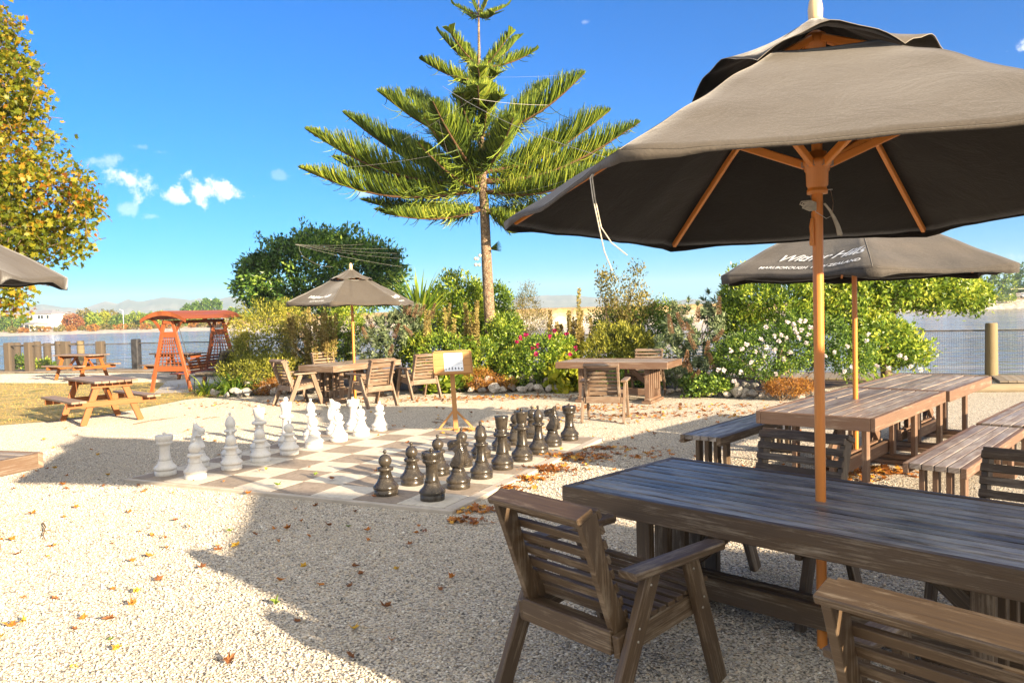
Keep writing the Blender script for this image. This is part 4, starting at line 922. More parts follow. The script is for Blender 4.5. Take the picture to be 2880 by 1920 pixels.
strap_plant('agapanthus', 'strappy green clump right of the white roses, behind the long tables', 'plant', (*at_depth(2500, 1060, 14.0).xy, 0), 170, .75, .045, LM['bright'], 1.1, .5, upright=.35)
# ---- the yellow green tree at the right, its trunk behind the second parasol pole
yt = thing('leaning_tree', 'yellow green small tree leaning to the right over the water behind the second parasol', 'tree', (*at_depth(2495, 1000, 16.2).xy, 0)); bx = np.array([yt.location.x, yt.location.y, 0])
ell = [E_(2480, 800, 16.2, 130, 70), E_(2620, 810, 16.6, 130, 62), E_(2730, 830, 16.8, 66, 42), E_(2560, 770, 16.2, 120, 60), E_(2400, 870, 15.9, 92, 80), E_(2480, 960, 15.5, 100, 78), E_(2550, 990, 15.3, 66, 40), E_(2400, 780, 16.4, 90, 60)]
ell = [((c[0]-bx[0], c[1]-bx[1], c[2]), r) for c, r in ell]
C, Nn = crown(ell, 1900, lo=.5, lumpy=.22, seed=31, zmin=.1)
foliage('crown', C, Nn, 15, .09, .05, LM['bright'], yt, .13, up=.2, rnd=.9)
mb = MB(); mb.tube([(0, 0, 0), (-.05, 0, .7), (.03, 0, 1.3), (.15, 0, 1.9), (.2, .1, 2.4)], [.12, .10, .09, .07, .05], 9); mb.build('trunk', M_bark, yt)
stems('branch', (.1, 0, 1.5), [C[i] for i in rng.choice(len(C), 22)], .03, M_bark, yt)

# ---- Norfolk pine
pine = thing('norfolk_pine', 'tall Norfolk Island pine with tiered upswept branches in the flower bed', 'pine tree', (*at_depth(1387, 985, 19.5).xy, 0))
pb = np.array(pine.location); M_pbark = mottled('pine_bark', (.07,.042,.025), (.26,.17,.10), 9, .95, .9, .03, c3=(.40,.32,.22), s3=35)
trk = [(1387, 1075), (1385, 985), (1375, 860), (1368, 717), (1362, 574), (1357, 516), (1352, 400), (1350, 260), (1347, 120), (1346, 36), (1346, -60)]
tp = [Vector(at_depth(px, py, 19.5)) - Vector(pb) for px, py in trk]
tp[0].z = -.05
mb = MB(); mb.tube(tp, [.20, .155, .135, .125, .115, .11, .085, .055, .03, .02, .01], 14); mb.build('trunk', M_pbark, pine)
mb = MB(); 
for k in range(5):
    c = at_depth(1342+random.uniform(-6, 8), 733+random.uniform(-22, 20), 19.3) - Vector(pb); mb.lathe([(.001, -.04), (.03, -.03), (.045, 0), (.03, .03), (.001, .04)], 10, c)
mb.build('bark_growth', M_tl, pine)
def tz(py): # trunk point at height of pixel row
    for i in range(len(trk)-1):
        if trk[i+1][1] <= py <= trk[i][1]: f = (trk[i][1]-py)/(trk[i][1]-trk[i+1][1]); return tp[i].lerp(tp[i+1], f)
    return tp[-1]
PV, PF = [], []
def rope(p0, d0, L, w, curl, up, segs=5):
    """one hanging/rising needle-clad branchlet: 3-sided tube"""
    b = len(PV); p_ = p0.copy(); d = d0.normalized(); a = d.orthogonal().normalized()
    for i in range(segs+1):
        r_ = w*(1-.55*(i/segs)**2); c_ = d.cross(a)
        for k in range(3):
            an = 2.094*k; PV.append(p_ + (a*math.cos(an)+c_*math.sin(an))*r_*(1 if k else 1.2))
        p_ = p_ + d*(L/segs); d = (d + Vector((0, 0, up))*.20 + curl*.16).normalized(); a = (a - d*a.dot(d)).normalized()
    for i in range(segs):
        for k in range(3): j = (k+1) % 3; PF.append((b+3*i+k, b+3*i+j, b+3*i+3+j, b+3*i+3+k))
branch_mb = MB()
def limb(start, tip, lift, seed, dens=1.0, len_=.62, dead=.0, spread_=1.0):
    rnd = random.Random(seed); a, b = start, tip; L = (b-a).length; n = 14; pts = []
    for i in range(n+1):
        f = i/n; p_ = a.lerp(b, f); p_.z += -lift*math.sin(math.pi*f)*.5*L*.3; p_.x += .03*L*math.sin(f*5+seed)*.4; pts.append(p_)
    branch_mb.tube(pts, [.045*(1-.85*i/n)*min(1.2, L/3) + .008 for i in range(n+1)], 6)
    m_ = int(L*170*dens)
    for k in range(m_):
        f = .10 + .90*(k/m_)**.9; x = f*n; i = min(n-1, int(x)); p_ = pts[i].lerp(pts[i+1], x-i); u = (pts[i+1]-pts[i]).normalized()
        side = u.cross(Vector((0, 0, 1))).normalized(); s = 1 if k % 2 else -1
        env = min(1, (1.02-f)*3.2)**.8*(.55+.45*min(1, f*3)); l = len_*env*rnd.uniform(.75, 1.15)*min(1.25, .5+L/5)
        if f < .25 and rnd.random() < .35: continue
        dr = side*s*(.55+rnd.uniform(-.15, .35))*spread_ + u*(.50+rnd.uniform(-.25, .25)) + Vector((0, 0, .62+rnd.uniform(-.35, .35)))
        if rnd.random() < (.22 if f < .4 else .03): dr.z -= rnd.uniform(.8, 1.6)
        rope(p_, dr, l*.90, .0105, -side*s*rnd.uniform(.2, 1.2)*.9 + Vector((rnd.uniform(-.3, .3), rnd.uniform(-.3, .3), 0)), .8+rnd.uniform(-.3, .5))
    for k in range(16):  # flat fishbone at the tip
        f = k/15; p_ = pts[-1].lerp(pts[-3], f); u = (pts[-1]-pts[-2]).normalized(); side = u.cross(Vector((0, 0, 1))).normalized()
        for s in (-1, 1): rope(p_, side*s*.9+u*.9+Vector((0, 0, .25)), (.07+.22*f)*1.1, .011, Vector((0, 0, 0)), .1, 3)
WH = [ # trunk row, [(tip px, tip py, depth offset)], lift, branchlet length
 (44, [(1275,12,0),(1330,-10,.5),(1375,-12,-.4),(1428,14,.2),(1390,38,-.9),(1310,36,.9)], .5, .22),
 (193, [(1232,86,0),(1262,78,-.8),(1440,86,-.4),(1508,140,.3),(1460,100,1.2),(1300,120,1.4)], .5, .42),
 (232, [(1181,168,-.2),(1342,190,-2.2),(1400,205,-1.0),(1265,210,1.2)], .5, .50),
 (300, [(1300,262,-1.9),(1405,270,-1.7),(1340,240,-2.4)], .6, .6),
 (440, [(1420,390,-2.0)], .6, .5),
 (390, [(1060,258,.2),(1642,206,-.6),(1545,230,1.6),(1150,260,1.9),(1380,236,-1.6),(1290,262,-1.8)], .6, .70),
 (490, [(1222,285,-2.6),(1718,312,.3),(1480,300,1.5),(1190,330,-1.4),(1440,330,-2.4)], .6, .74),
 (508, [(972,318,.3),(864,364,-.5),(1795,345,-.6),(1240,330,-1.9),(1560,380,2.4),(1100,370,2.6),(1720,400,1.4)], .65, .62),
 (536, [(845,472,-.6),(934,444,.8),(1700,470,-1.6),(1600,500,.8),(1760,420,.4),(1180,400,-1.5)], .65, .55),
 (586, [(1020,562,.6),(1085,600,-.9),(1640,560,-.5),(1540,640,-1.2),(1470,600,1.0),(1200,610,1.2),(1440,655,-.6),(1060,590,.2)], .5, .42)]
for row, tips, lift, ll in WH:
    st = tz(row)
    for k, (px, py, do) in enumerate(tips):
        tip = at_depth(px, py, 19.5+do) - Vector(pb); limb(st + Vector((0, 0, random.uniform(-.06, .06))), tip, lift, row*7+k, dens=1.0, len_=ll)
# short shoots and dead tangle near the trunk
for k in range(420):
    row = random.uniform(490, 610); c = tz(row); a = random.uniform(0, 6.28); r_ = random.uniform(.1, 1.3)
    rope(c + Vector((math.cos(a)*r_, math.sin(a)*r_, random.uniform(-.15, .25))), Vector((math.cos(a), math.sin(a), random.uniform(-.9, .4))), random.uniform(.15, .4), .009, Vector((random.uniform(-1, 1), random.uniform(-1, 1), 0)), -.2)
for a in np.linspace(-.2, .9, 9): rope(tz(700)+Vector((.1, 0, 0)), Vector((1, -.2, a-.1)), .28, .014, Vector((0, 0, 0)), .2, 3)
np_mesh('foliage', PV, PF, LM['pine'], pine, smooth=False)
branch_mb.build('branch', mottled('pine_branch', (.07,.035,.016), (.15,.08,.035), 20, .9, .3), pine)

# ---- plane tree at the left edge
pt = thing('plane_tree', 'autumn coloured plane tree reaching in from the left edge of the view', 'tree', (*at_depth(-260, 900, 14.0).xy, 0)); bx = np.array([pt.location.x, pt.location.y, 0])
ell = [E_(-40, 90, 13.6, 100, 130), E_(30, 240, 13.5, 105, 110), E_(0, 420, 13.5, 175, 130), E_(110, 560, 13.4, 150, 110), E_(60, 680, 13.4, 150, 75), E_(215, 545, 13.4, 82, 72), E_(-120, 350, 13.8, 220, 300), E_(20, 800, 13.6, 70, 75), E_(-60, 620, 13.6, 160, 160), E_(190, 660, 13.3, 55, 66)]
ell = [((c[0]-bx[0], c[1]-bx[1], c[2]), r) for c, r in ell]
C, Nn = crown(ell, 1300, lo=.30, lumpy=.3, seed=41, cut=.45)
n = len(C)*11; P = np.repeat(C, 11, 0) + rng.normal(size=(n, 3))*.085
D = np.repeat(Nn, 11, 0)*.5 + rng.normal(size=(n, 3))*.6 + np.array([.45, 0, -.25])
leaf_mesh('crown', P, D, rvec(n)+np.array([.3, -.3, .4]), .095*rng.uniform(.5, 1.25, n), .095*rng.uniform(.5, 1.1, n), LM['autumn'], pt, 'lobed')
M_pt = mottled('plane_bark', (.30,.24,.18), (.46,.38,.29), 5, .9, .3)
mb = MB(); mb.tube([(0, 0, 0), (.1, 0, 2), (.3, 0, 4), (.5, 0, 6.5)], [.3, .25, .18, .08], 12); mb.build('trunk', M_pt, pt)
stems('branch', (.3, 0, 2.2), [C[i] for i in rng.choice(len(C), 60)], .035, M_bark, pt, .12, 5, .15)
mb = MB()
for i in rng.choice(len(C), 420):
    p_ = Vector(C[i]); d = Vector(rng.normal(size=3))*.22 + Vector((-.15, 0, -.1)); mb.tube([p_, p_+d*.5+Vector((0, 0, .03)), p_+d], [.003, .005, .006], 4)
mb.build('twig', M_bark, pt)
# ================================================================ chess pieces
def plastic(name, c1, c2, c3, r0, r1, metal=0):
    m, nt, b, _ = nodes_of(name); tc = N(nt, 'ShaderNodeTexCoord'); n = N(nt, 'ShaderNodeTexNoise', Scale=7.0, Detail=8.0, Roughness=.7); nt.links.new(tc.outputs['Object'], n.inputs['Vector'])
    n2 = N(nt, 'ShaderNodeTexNoise', Scale=55.0, Detail=5.0, Roughness=.7); nt.links.new(tc.outputs['Object'], n2.inputs['Vector'])
    c = mixc(nt, ramp(nt, n.outputs['Fac'], [(.40, (0,0,0)), (.62, (1,1,1))]), c1, c2)
    c = mixc(nt, ramp(nt, n2.outputs['Fac'], [(.56, (0,0,0)), (.72, (.8,.8,.8))]), c, c3)
    nt.links.new(c, b.inputs['Base Color']); nt.links.new(ramp(nt, n.outputs['Fac'], [(.35, (r0,)*3), (.65, (r1,)*3)]), b.inputs['Roughness'])
    b.inputs['Metallic'].default_value = metal; bump(nt, b, n2.outputs['Fac'], .12, .002); return m
M_cw = plastic('white_plastic', (.74,.71,.66), (.66,.63,.57), (.54,.50,.44), .4, .55)
M_cb = plastic('black_plastic', (0.025,0.021,0.017), (0.059,0.047,0.034), (0.099,0.082,0.059), .20, .36)
def base_prof(R_=.120, k=1.0):
    return [(.001, 0), (R_*.93, 0), (R_*.95, .006), (R_*.95, .050), (R_*.90, .054), (R_*.90, .059), (R_, .064), (R_*1.01, .078), (R_*.98, .092), (R_*.84, .106), (R_*.70, .125), (R_*.62, .146), (R_*.58, .160), (R_*.565, .161), (R_*.565, .165), (R_*.58, .166)]
def ball(r, zc, n=9, a0=-70, a1=80, sq=1.0): return [(r*math.cos(R(a0+(a1-a0)*i/n)), zc + r*sq*math.sin(R(a0+(a1-a0)*i/n))) for i in range(n+1)]
def knob(z, r=.017): return [(r*.62, z), (r*.62, z+r*.5)] + ball(r, z+r*1.35, 8, -50, 90) 
def collar(r, z, t=.016): return [(r*.74, z-t*1.2), (r*.92, z-t), (r, z-t*.3), (r, z+t*.3), (r*.92, z+t*.9), (r*.74, z+t*1.1)]
PROF = {
 'pawn': base_prof() + [(.062, .18), (.052, .225)] + collar(.078, .248) + [(.040, .27)] + ball(.063, .322, 10, -60, 78) + knob(.385, .018),
 'rook': base_prof() + [(.060, .19), (.054, .25), (.055, .315), (.062, .335), (.080, .345), (.084, .358), (.084, .372), (.080, .376), (.090, .383), (.092, .435), (.088, .442), (.074, .442), (.070, .434), (.03, .434)] + knob(.434, .018),
 'bishop': base_prof() + [(.060, .19), (.047, .26), (.045, .30), (.050, .325)] + collar(.076, .347, .013) + [(.046, .366), (.050, .372), (.046, .380)] + [(.054, .395), (.063, .42), (.062, .445), (.050, .480), (.032, .510), (.014, .528)] + knob(.528, .018),
 'queen': base_prof(.124) + [(.066, .19), (.054, .27), (.050, .33), (.055, .35)] + collar(.094, .372, .018) + [(.052, .398), (.060, .404), (.060, .412), (.052, .418), (.058, .44), (.074, .54), (.078, .556), (.074, .562), (.060, .562), (.03, .556)] + knob(.556, .019),
 'queen_flat': base_prof(.124) + [(.066, .19), (.054, .27), (.050, .33), (.055, .35)] + collar(.094, .372, .018) + [(.052, .398), (.060, .404), (.060, .412), (.052, .418), (.058, .44), (.074, .545), (.078, .568), (.074, .572), (.02, .570), (.018, .560), (.001, .560)],
 'king': base_prof(.124) + [(.066, .19), (.054, .28), (.050, .35), (.055, .37)] + collar(.094, .394, .018) + [(.052, .42), (.060, .426), (.060, .434), (.054, .44), (.062, .47), (.080, .556), (.078, .572), (.060, .582), (.02, .586), (.001, .586)],
 'knight': base_prof() + [(.072, .168), (.060, .185), (.058, .20), (.001, .20)]}
HORSE = [(-.055,.195),(-.082,.235),(-.090,.285),(-.080,.34),(-.064,.40),(-.056,.445),(-.058,.485),(-.030,.500),(-.012,.478),(.020,.470),(.060,.462),(.092,.452),(.112,.430),(.108,.404),(.090,.392),(.104,.382),(.094,.368),(.060,.372),(.030,.372),(.014,.345),(.030,.305),(.062,.262),(.078,.228),(.058,.195)]
def make_piece(kind, label, mat, cross=False):
    nm = {'queen_flat': 'queen'}.get(kind, kind)
    t = thing('chess_'+nm, label, 'chess piece')
    mb = MB(); mb.lathe(PROF[kind], 40); mb.build('body' if kind != 'knight' else 'base', mat, t)
    if kind == 'rook':
        mb = MB()
        for k in range(6):
            a = 2*math.pi*k/6; d = Vector((math.cos(a), math.sin(a), 0)); s_ = Vector((-d.y, d.x, 0)); mb.obox(d*.0915+Vector((0, 0, .412)), d*.0025, s_*.0045, (0, 0, .024))
        mb.build('battlement', mat, t)
    if kind == 'king':
        mb = MB(); mb.obox((0, 0, .612), (.018, 0, 0), (0, .016, 0), (0, 0, .034)); mb.obox((0, 0, .616), (.034, 0, 0), (0, .0145, 0), (0, 0, .013)); mb.build('cross', mat, t, bevel=.004)
    if kind == 'knight':
        cx = sum(p_[0] for p_ in HORSE)/len(HORSE); mb = MB(); n = len(HORSE); V = []
        for y, k in ((-.046, .66), (-.036, .90), (-.018, 1.0), (.018, 1.0), (.036, .90), (.046, .66)):
            for x, z in HORSE:
                thick = 1.0 + max(0, (.36-z))*2.2; mid = -.02 + (.0 if z < .36 else .05)
                V.append((mid + (x-mid)*k, y*thick*(.72 if z > .38 else 1), .33 + (z-.33)*(k**.45)))
        F = [tuple(range(n-1, -1, -1)), tuple(range(5*n, 6*n))]
        for l in range(5):
            for i in range(n): j = (i+1) % n; F.append((l*n+i, l*n+j, (l+1)*n+j, (l+1)*n+i))
        mb.add(V, F, None, 0, False); hd = mb.build('head', mat, t, bevel=.003)
        mb = MB()
        for k in range(13):
            f = k/12; a, b = Vector((-.093+.030*f**1.5*1.2, 0, .225+.215*f)), None
            mb.obox(a, (.008, 0, .002), (0, .030-.008*f, 0), (-.001, 0, .0045))
        mb.build('mane', mat, t, bevel=.001)
        for s in (-1, 1):
            mb = MB(); mb.lathe(ball(.0095, 0, 6, -90, 90), 10, (.022, s*.031, .438)); mb.build('eye', mat, t)
            mb = MB(); mb.add([(-.058, s*.014, .47), (-.030, s*.034, .468), (-.018, s*.012, .472), (-.046, s*.024, .515)], [(0,1,3), (1,2,3), (2,0,3), (0,2,1)]); mb.build('ear', mat, t)
    return t
ORD = ['rook', 'knight', 'bishop', 'queen', 'king', 'bishop', 'knight', 'rook']
NTH = ['nearest to the camera', 'second from the camera', 'third from the camera', 'fourth from the camera', 'fifth from the camera', 'third from the far edge', 'second from the far edge', 'farthest from the camera']
for colr, mat, ib, ipn, face in (('white', M_cw, .5, 1.42, BA), ('black', M_cb, 7.45, 6.42, BA+math.pi)):
    proto = {}
    for j in range(8):
        k = ORD[j]; kk = 'queen_flat' if (k == 'queen' and colr == 'black') else ('queen' if (k == 'king' and colr == 'black') else k)
        where = 'nearer the camera' if j < 4 else 'at the far end of its row'
        lab = f'giant {colr} plastic chess {k} {where} on the board' if k not in ('queen', 'king') else \
              {('white','queen'): 'giant white plastic chess queen with flat crown and knob on the board', ('white','king'): 'giant white plastic chess king topped by a cross, tallest white piece',
               ('black','queen'): 'giant black chess queen whose flat crown lacks its knob', ('black','king'): 'giant black chess king with crown and round knob'}[(colr, k)]
        x, y = bsq(ib+random.uniform(-.04, .04), j+.5+random.uniform(-.04, .04))
        used = kk in proto
        if not used: proto[kk] = make_piece(kk, lab, mat); proto[kk].name = 'chess_'+k
        o = place_copy(proto[kk], used, (x, y, BZ), face + random.uniform(-.12, .12), lab, f'{colr} chess pieces on the giant board')
    pp = make_piece('pawn', '', mat)
    for j in range(8):
        x, y = bsq(ipn+random.uniform(-.05, .05), j+.52+random.uniform(-.05, .05))
        place_copy(pp, j > 0, (x, y, BZ), random.uniform(0, 6), f'giant {colr} plastic chess pawn, {NTH[j]} in its row', f'{colr} chess pieces on the giant board')

# ================================================================ sign on a post
sl = ground_point(1283, 1212); sg = thing('sign_stand', 'wooden post stand with a sloping board and a white notice beside the chess board', 'sign stand', sl, R(4))
mb = MB(); mb.beam((0, 0, 0), (-.035, 0, .92), .068, .062); mb.build('post', M_signw, sg, bevel=.004)
mb = MB(); mb.box(-.30, .30, -.025, .025, .0, .045); mb.box(-.03, .03, -.24, -.026, 0, .044); mb.box(-.03, .03, .026, .24, 0, .044); mb.build('foot', M_signw, sg, bevel=.004)
for s in (-1, 1):
    mb = MB(); mb.beam((s*.24, 0, .045), (s*.02-.012, 0, .30), .045, .03, (0, 1, 0)); mb.build('brace', M_signw, sg, bevel=.003)
bc = Vector((-.02, -.02, 1.005)); bx_ = Vector((.9985, .05, .015)).normalized(); bu = Vector((.02, .62, .78)); bu = (bu - bx_*bu.dot(bx_)).normalized(); bn = bx_.cross(bu)
mb = MB()
for k in range(3): mb.obox(bc + bu*(-.12+.12*k) , bx_*.262, bu*.0585, bn*.010)
bd = mb.build('board', M_signw, sg, bevel=.002)
mb = MB(); mb.obox(bc - bu*.193 + bn*.006, bx_*.272, bu*.011, bn*.022); mb.obox(bc + bu*.192 + bn*.004, bx_*.265, bu*.010, bn*.016)
for s in (-1, 1): mb.obox(bc + bx_*s*.272 + bn*.004, bx_*.010, bu*.180, bn*.016)
mb.build('frame', M_signw, sg, bevel=.002)
mb = MB(); pc = bc + bn*.0125 + bx_*.01; mb.obox(pc, bx_*.135, bu*.160, bn*.0012); pa = mb.build('notice', plain('laminated_paper', (.78,.80,.84), .25), sg)
ink = plain('dark_print', (.04,.05,.08), .6); mb = MB(); pn = pc + bn*.0018
rg = random.Random(3)
for yy, w0 in ((.125,.03),(.095,.05),(.045,.115),(.018,.13),(-.006,.06),(-.026,.115),(-.048,.07)):
    x = -w0
    while x < w0:
        l = rg.uniform(.006, .018); mb.obox(pn + bx_*(x+l/2) + bu*yy, bx_*l/2, bu*.0022, bn*.0003); x += l+.005
mb.obox(pn + bx_*.05 + bu*.098, bx_*.012, bu*.008, bn*.0003)
for k, hgt in enumerate((.052, .046, .044, .036, .034, .026)):
    x = -.115+.046*k; b0_ = pn + bx_*x - bu*.135
    mb.obox(b0_ + bu*.005, bx_*.013, bu*.005, bn*.0003); mb.obox(b0_ + bu*(hgt*.5), bx_*.006, bu*hgt*.4, bn*.0004); mb.obox(b0_ + bu*(hgt*.92), bx_*.009, bu*.006, bn*.0005)
mb.build('print', ink, pa)

# ================================================================ picnic tables
def make_picnic(label, mtop):
    t = thing('picnic_table', label, 'picnic table'); L, H = 1.62, .74
    mb = MB(); plank_top(mb, L, .70, H, .036, 6, .008, ends=.03); mb.build('tabletop', mtop, t, bevel=.004)
    for s in (-1, 1):
        mb = MB(); plank_top(mb, L, .24, .44, .036, 2, .008, ends=.02); 
        mb.v = [(v[0], v[1]+s*.60, v[2]) for v in mb.v]; mb.build('bench_seat', mtop, t, bevel=.004)
        x = s*.52
        for q in (-1, 1):
            mb = MB(); mb.beam((x, q*.47, 0), (x, q*.20, H-.04), .038, .10, (1, 0, 0)); mb.build('leg', M_orange, t, bevel=.004)
        mb = MB(); mb.box(x+.020*s, x+.058*s, -.72, .72, .31, .40) if s > 0 else mb.box(x-.058, x-.020, -.72, .72, .31, .40); mb.build('seat_bearer', M_orange, t, bevel=.004)
        mb = MB(); mb.box(min(x+.02*s, x+.058*s), max(x+.02*s, x+.058*s), -.33, .33, H-.125, H-.038); mb.build('top_bearer', M_orange, t, bevel=.004)
        mb = MB(); mb.beam((x-s*.01, 0, .38), (x-s*.36, 0, H-.04), .04, .07, (0, 1, 0)); mb.build('brace', M_orange, t, bevel=.004)
    return t
GPT = 'orange picnic tables with dark tops'
pt0 = make_picnic('orange framed picnic table on the edge of the dry lawn, nearest of the picnic tables', M_lattop)
place_copy(pt0, False, (-7.22, 13.95, 0), R(-44), pt0['label'], GPT)
place_copy(pt0, True, (-12.95, 24.0, 0), R(-24), 'orange framed picnic table beside the old piles of the sea fence', GPT)
place_copy(pt0, True, (-9.75, 23.3, 0), R(-26), 'orange framed picnic table seen through the red swing seat frame', GPT)
place_copy(pt0, True, (-16.4, 23.4, 0), R(-24), 'orange framed picnic table cut off by the left edge of the view', GPT)

# ================================================================ garden swing with arched roof
sw = thing('garden_swing', 'red stained garden swing with lattice side frames and arched slatted roof', 'swing seat', (-7.85, 19.85, 0), R(-14))
def side_frame(y0):
    legs = [(-.54, .085), (.54, -.085)]; A = 1.70
    for x0, x1 in ((-.54, -.11), (.54, .11)):
        mb = MB(); mb.beam((x0, y0, 0), (x1, y0, A), .045, .085, (0, 1, 0)); mb.build('leg', M_swing, sw, bevel=.004)
    mb = MB(); mb.box(-.40, .40, y0-.02, y0+.02, .50, .62); lb = mb.build('lower_rail', M_swing, sw, bevel=.003)
    mb = MB(); mb.box(-.17, .17, y0-.021, y0+.021, 1.30, 1.43); mb.build('upper_rail', M_swing, sw, bevel=.003)
    mb = MB()
    for k in range(7):
        f = -1+2*(k+.0)/6; mb.beam((f*.34, y0+.012, .62), (f*.135, y0+.012, 1.30), .012, .022, (0, 1, 0))
    for k in range(8):
        z = .70+.075*k; w = .54-(.43*z/A)-.02; mb.box(-w, w, y0-.016, y0-.002, z-.009, z+.009)
    mb.build('lattice', M_swing, sw)
    for s in (-1, 1):
        mb = MB(); P_ = [Vector((s*(.16+.30*f), y0, 1.38+.36*math.sin(f*1.45)**1.0)) for f in (0, .25, .5, .75, 1)]
        for i in range(4): mb.beam(P_[i], P_[i+1]+(P_[i+1]-P_[i])*.08, .04, .05, (0, 1, 0))
        mb.build('knee_brace', M_swing, sw)
for y0 in (-1.0, 1.0): side_frame(y0)
def arch(x): return 1.92 - .19*(abs(x)/.60)**1.9
mb = MB()
for k in range(11):
    x0, x1 = -.60+1.2*k/11+.004, -.60+1.2*(k+1)/11-.004
    c = Vector(((x0+x1)/2, 0, (arch(x0)+arch(x1))/2)); u = Vector((x1-x0, 0, arch(x1)-arch(x0)))/2; mb.obox(c, u, (0, 1.22, 0), u.normalized().cross(Vector((0, 1, 0)))*.009)
mb.build('roof', M_swing, sw)
for y0 in (-1.2, 1.2):
    mb = MB()
    for k in range(10):
        x0, x1 = -.61+1.22*k/10, -.61+1.22*(k+1)/10; th = .055+.035*(1-abs((x0+x1)/2)/.6)
        mb.obox(((x0+x1)/2, y0, (arch(x0)+arch(x1))/2-.012-th/2), ((x1-x0)/2, 0, (arch(x1)-arch(x0))/2), (0, .018, 0), (0, 0, th/2+.004))
    mb.build('fascia', M_swing, sw)
mb = MB(); mb.box(-.11, .11, -1.05, 1.05, 1.62, 1.70); mb.build('ridge_beam', M_swing, sw, bevel=.004)
mb = MB()
for k in range(6): mb.box(-.24+.08*k, -.17+.08*k, -.72, .72, .40, .42)
for k in range(6): mb.beam((.26+.02*k, -.72, .46+.07*k), (.26+.02*k, .72, .46+.07*k), .02, .05, (1, 0, .2))
mb.build('swing_bench', M_swing, sw)
for y in (-.7, .7):
    mb = MB(); mb.tube([(-.2, y, .42), (-.02, y, 1.66)], .008, 6); mb.tube([(.30, y, .70), (.02, y, 1.66)], .008, 6); mb.build('chain', M_black, sw)
# cushioned patio chair in front of the swing
M_cush = mottled('cushion_fabric', (.085,.07,.055), (.15,.125,.10), 12, .9, .3, .004)
pc_ = thing('patio_chair', 'black metal patio chair with a quilted grey brown cushion in front of the swing', 'chair', (-7.05, 18.65, 0), R(78))
for x in (-.24, .24):
    mb = MB(); mb.tube([(x, .30, 0), (x, .27, .40), (x, -.25, .40), (x, -.42, .98)], .014, 8); mb.build('side_frame', M_black, pc_)
    mb = MB(); mb.tube([(x, -.36, 0), (x, -.20, .40)], .014, 8); mb.build('leg', M_black, pc_)
mb = MB(); mb.box(-.24, .24, -.25, .27, .395, .415); mb.build('seat_panel', M_black, pc_)
mb = MB()
for k in range(5):
    a = Vector((0, -.27-.035*k*1.15, .47+.112*k)); mb.obox(a, (.245, 0, 0), Vector((0, -.017, .054)), Vector((0, .045, .014)))
cu_ = mb.build('cushion', M_cush, pc_, bevel=.022)
mb = MB(); mb.obox((0, .02, .45), (.24, 0, 0), (0, .26, 0), (0, 0, .032)); mb.build('seat_cushion', M_cush, pc_, bevel=.02)
# dark timber slatted chair and small table behind it
pc2 = thing('patio_table', 'small dark round patio table half hidden beyond the quilted chair', 'table', (-7.35, 20.9, 0))
mb = MB(); mb.lathe([(.001, .70), (.42, .70), (.43, .715), (.42, .73), (.001, .73)], 28); mb.build('tabletop', M_black, pc2)
mb = MB(); mb.lathe([(.001, 0), (.22, 0), (.22, .02), (.03, .05), (.03, .70), (.001, .70)], 20); mb.build('pedestal', M_black, pc2)

# ================================================================ sea fence
M_net = plain('black_netting', (.03,.03,.03), .8); M_rail = mottled('fence_rail', (.03,.028,.026), (.12,.10,.085), 5, .8, .4)
def fence(name, label, posts, ztop, zrail, mpost, r, pitch_=.045, square=False, extra=None, rail_th=.032, mats=None):
    """posts: (x, y) on the edge; one thing with its posts, rail and netting"""
    t = thing(name, label, 'fence', (*posts[0], 0)); o = Vector((*posts[0], 0)); P_ = [Vector((*p_, 0))-o for p_ in posts]
    for k, p_ in enumerate(P_):
        mb = MB(); h_ = ztop + random.uniform(-.03, .03); mt = (mats or {}).get(k, mpost)
        if square:
            d = (P_[min(k+1, len(P_)-1)]-P_[max(k-1, 0)]).normalized(); q = Vector((-d.y, d.x, 0)); mb.obox(p_+Vector((0, 0, h_/2)), d*r, q*r, (0, 0, h_/2)); mb.build('post', mt, t, bevel=.03)
        else: mb.lathe([(r*1.04, -.05), (r, h_*.5), (r*.97, h_-.03), (r*.9, h_), (.001, h_+.004)], 18, p_); mb.build('post', mt, t)
    mb = MB()
    for a, b in zip(P_[:-1], P_[1:]): mb.beam(a+Vector((0, 0, zrail)), b+Vector((0, 0, zrail)), rail_th, rail_th*1.5, (0, 0, 1)); mb.beam(a+Vector((0, 0, .06)), b+Vector((0, 0, .06)), .02, .03, (0, 0, 1))
    mb.build('rail', M_rail, t)
    V, F = [], []
    def strand(a, b, w):
        u = (b-a).normalized(); s = u.cross(Vector((0, 0, 1))) if abs(u.z) < .9 else None
        if s is None or s.length < .1: s = Vector((1, 0, 0))
        s.normalize(); q = u.cross(s); k = len(V)
        for e in (a, b): V.extend([e+s*w, e+q*w, e-s*w, e-q*w])
        for i in range(4): j = (i+1) % 4; F.append((k+i, k+j, k+4+j, k+4+i))
    for a, b in zip(P_[:-1], P_[1:]):
        n = max(1, int((b-a).length/pitch_)); m_ = int(zrail/pitch_)
        for i in range(n): c = a.lerp(b, (i+.5)/n); strand(c+Vector((0, 0, .05)), c+Vector((0, 0, zrail)), .0024)
        for i in range(m_): z = .05 + (zrail-.05)*i/m_; strand(a+Vector((0, 0, z)), b+Vector((0, 0, z)), .0024)
    np_mesh('netting', V, F, M_net, t); return t
fp = [gp(*q) for q in ((-60, 1050), (28, 1047), (85, 1048), (188, 1046), (286, 1045), (386, 1042))] + [(-8.9, 26.2)]
M_bpost = mottled('tarred_post', (.012,.013,.016), (.05,.05,.055), 6, .7, .4)
fence('fence', 'netting fence on thick old timber piles along the water at the left', fp, 1.06, .93, M_post, .125, .05, True, mats={5: M_bpost, 6: M_bpost})
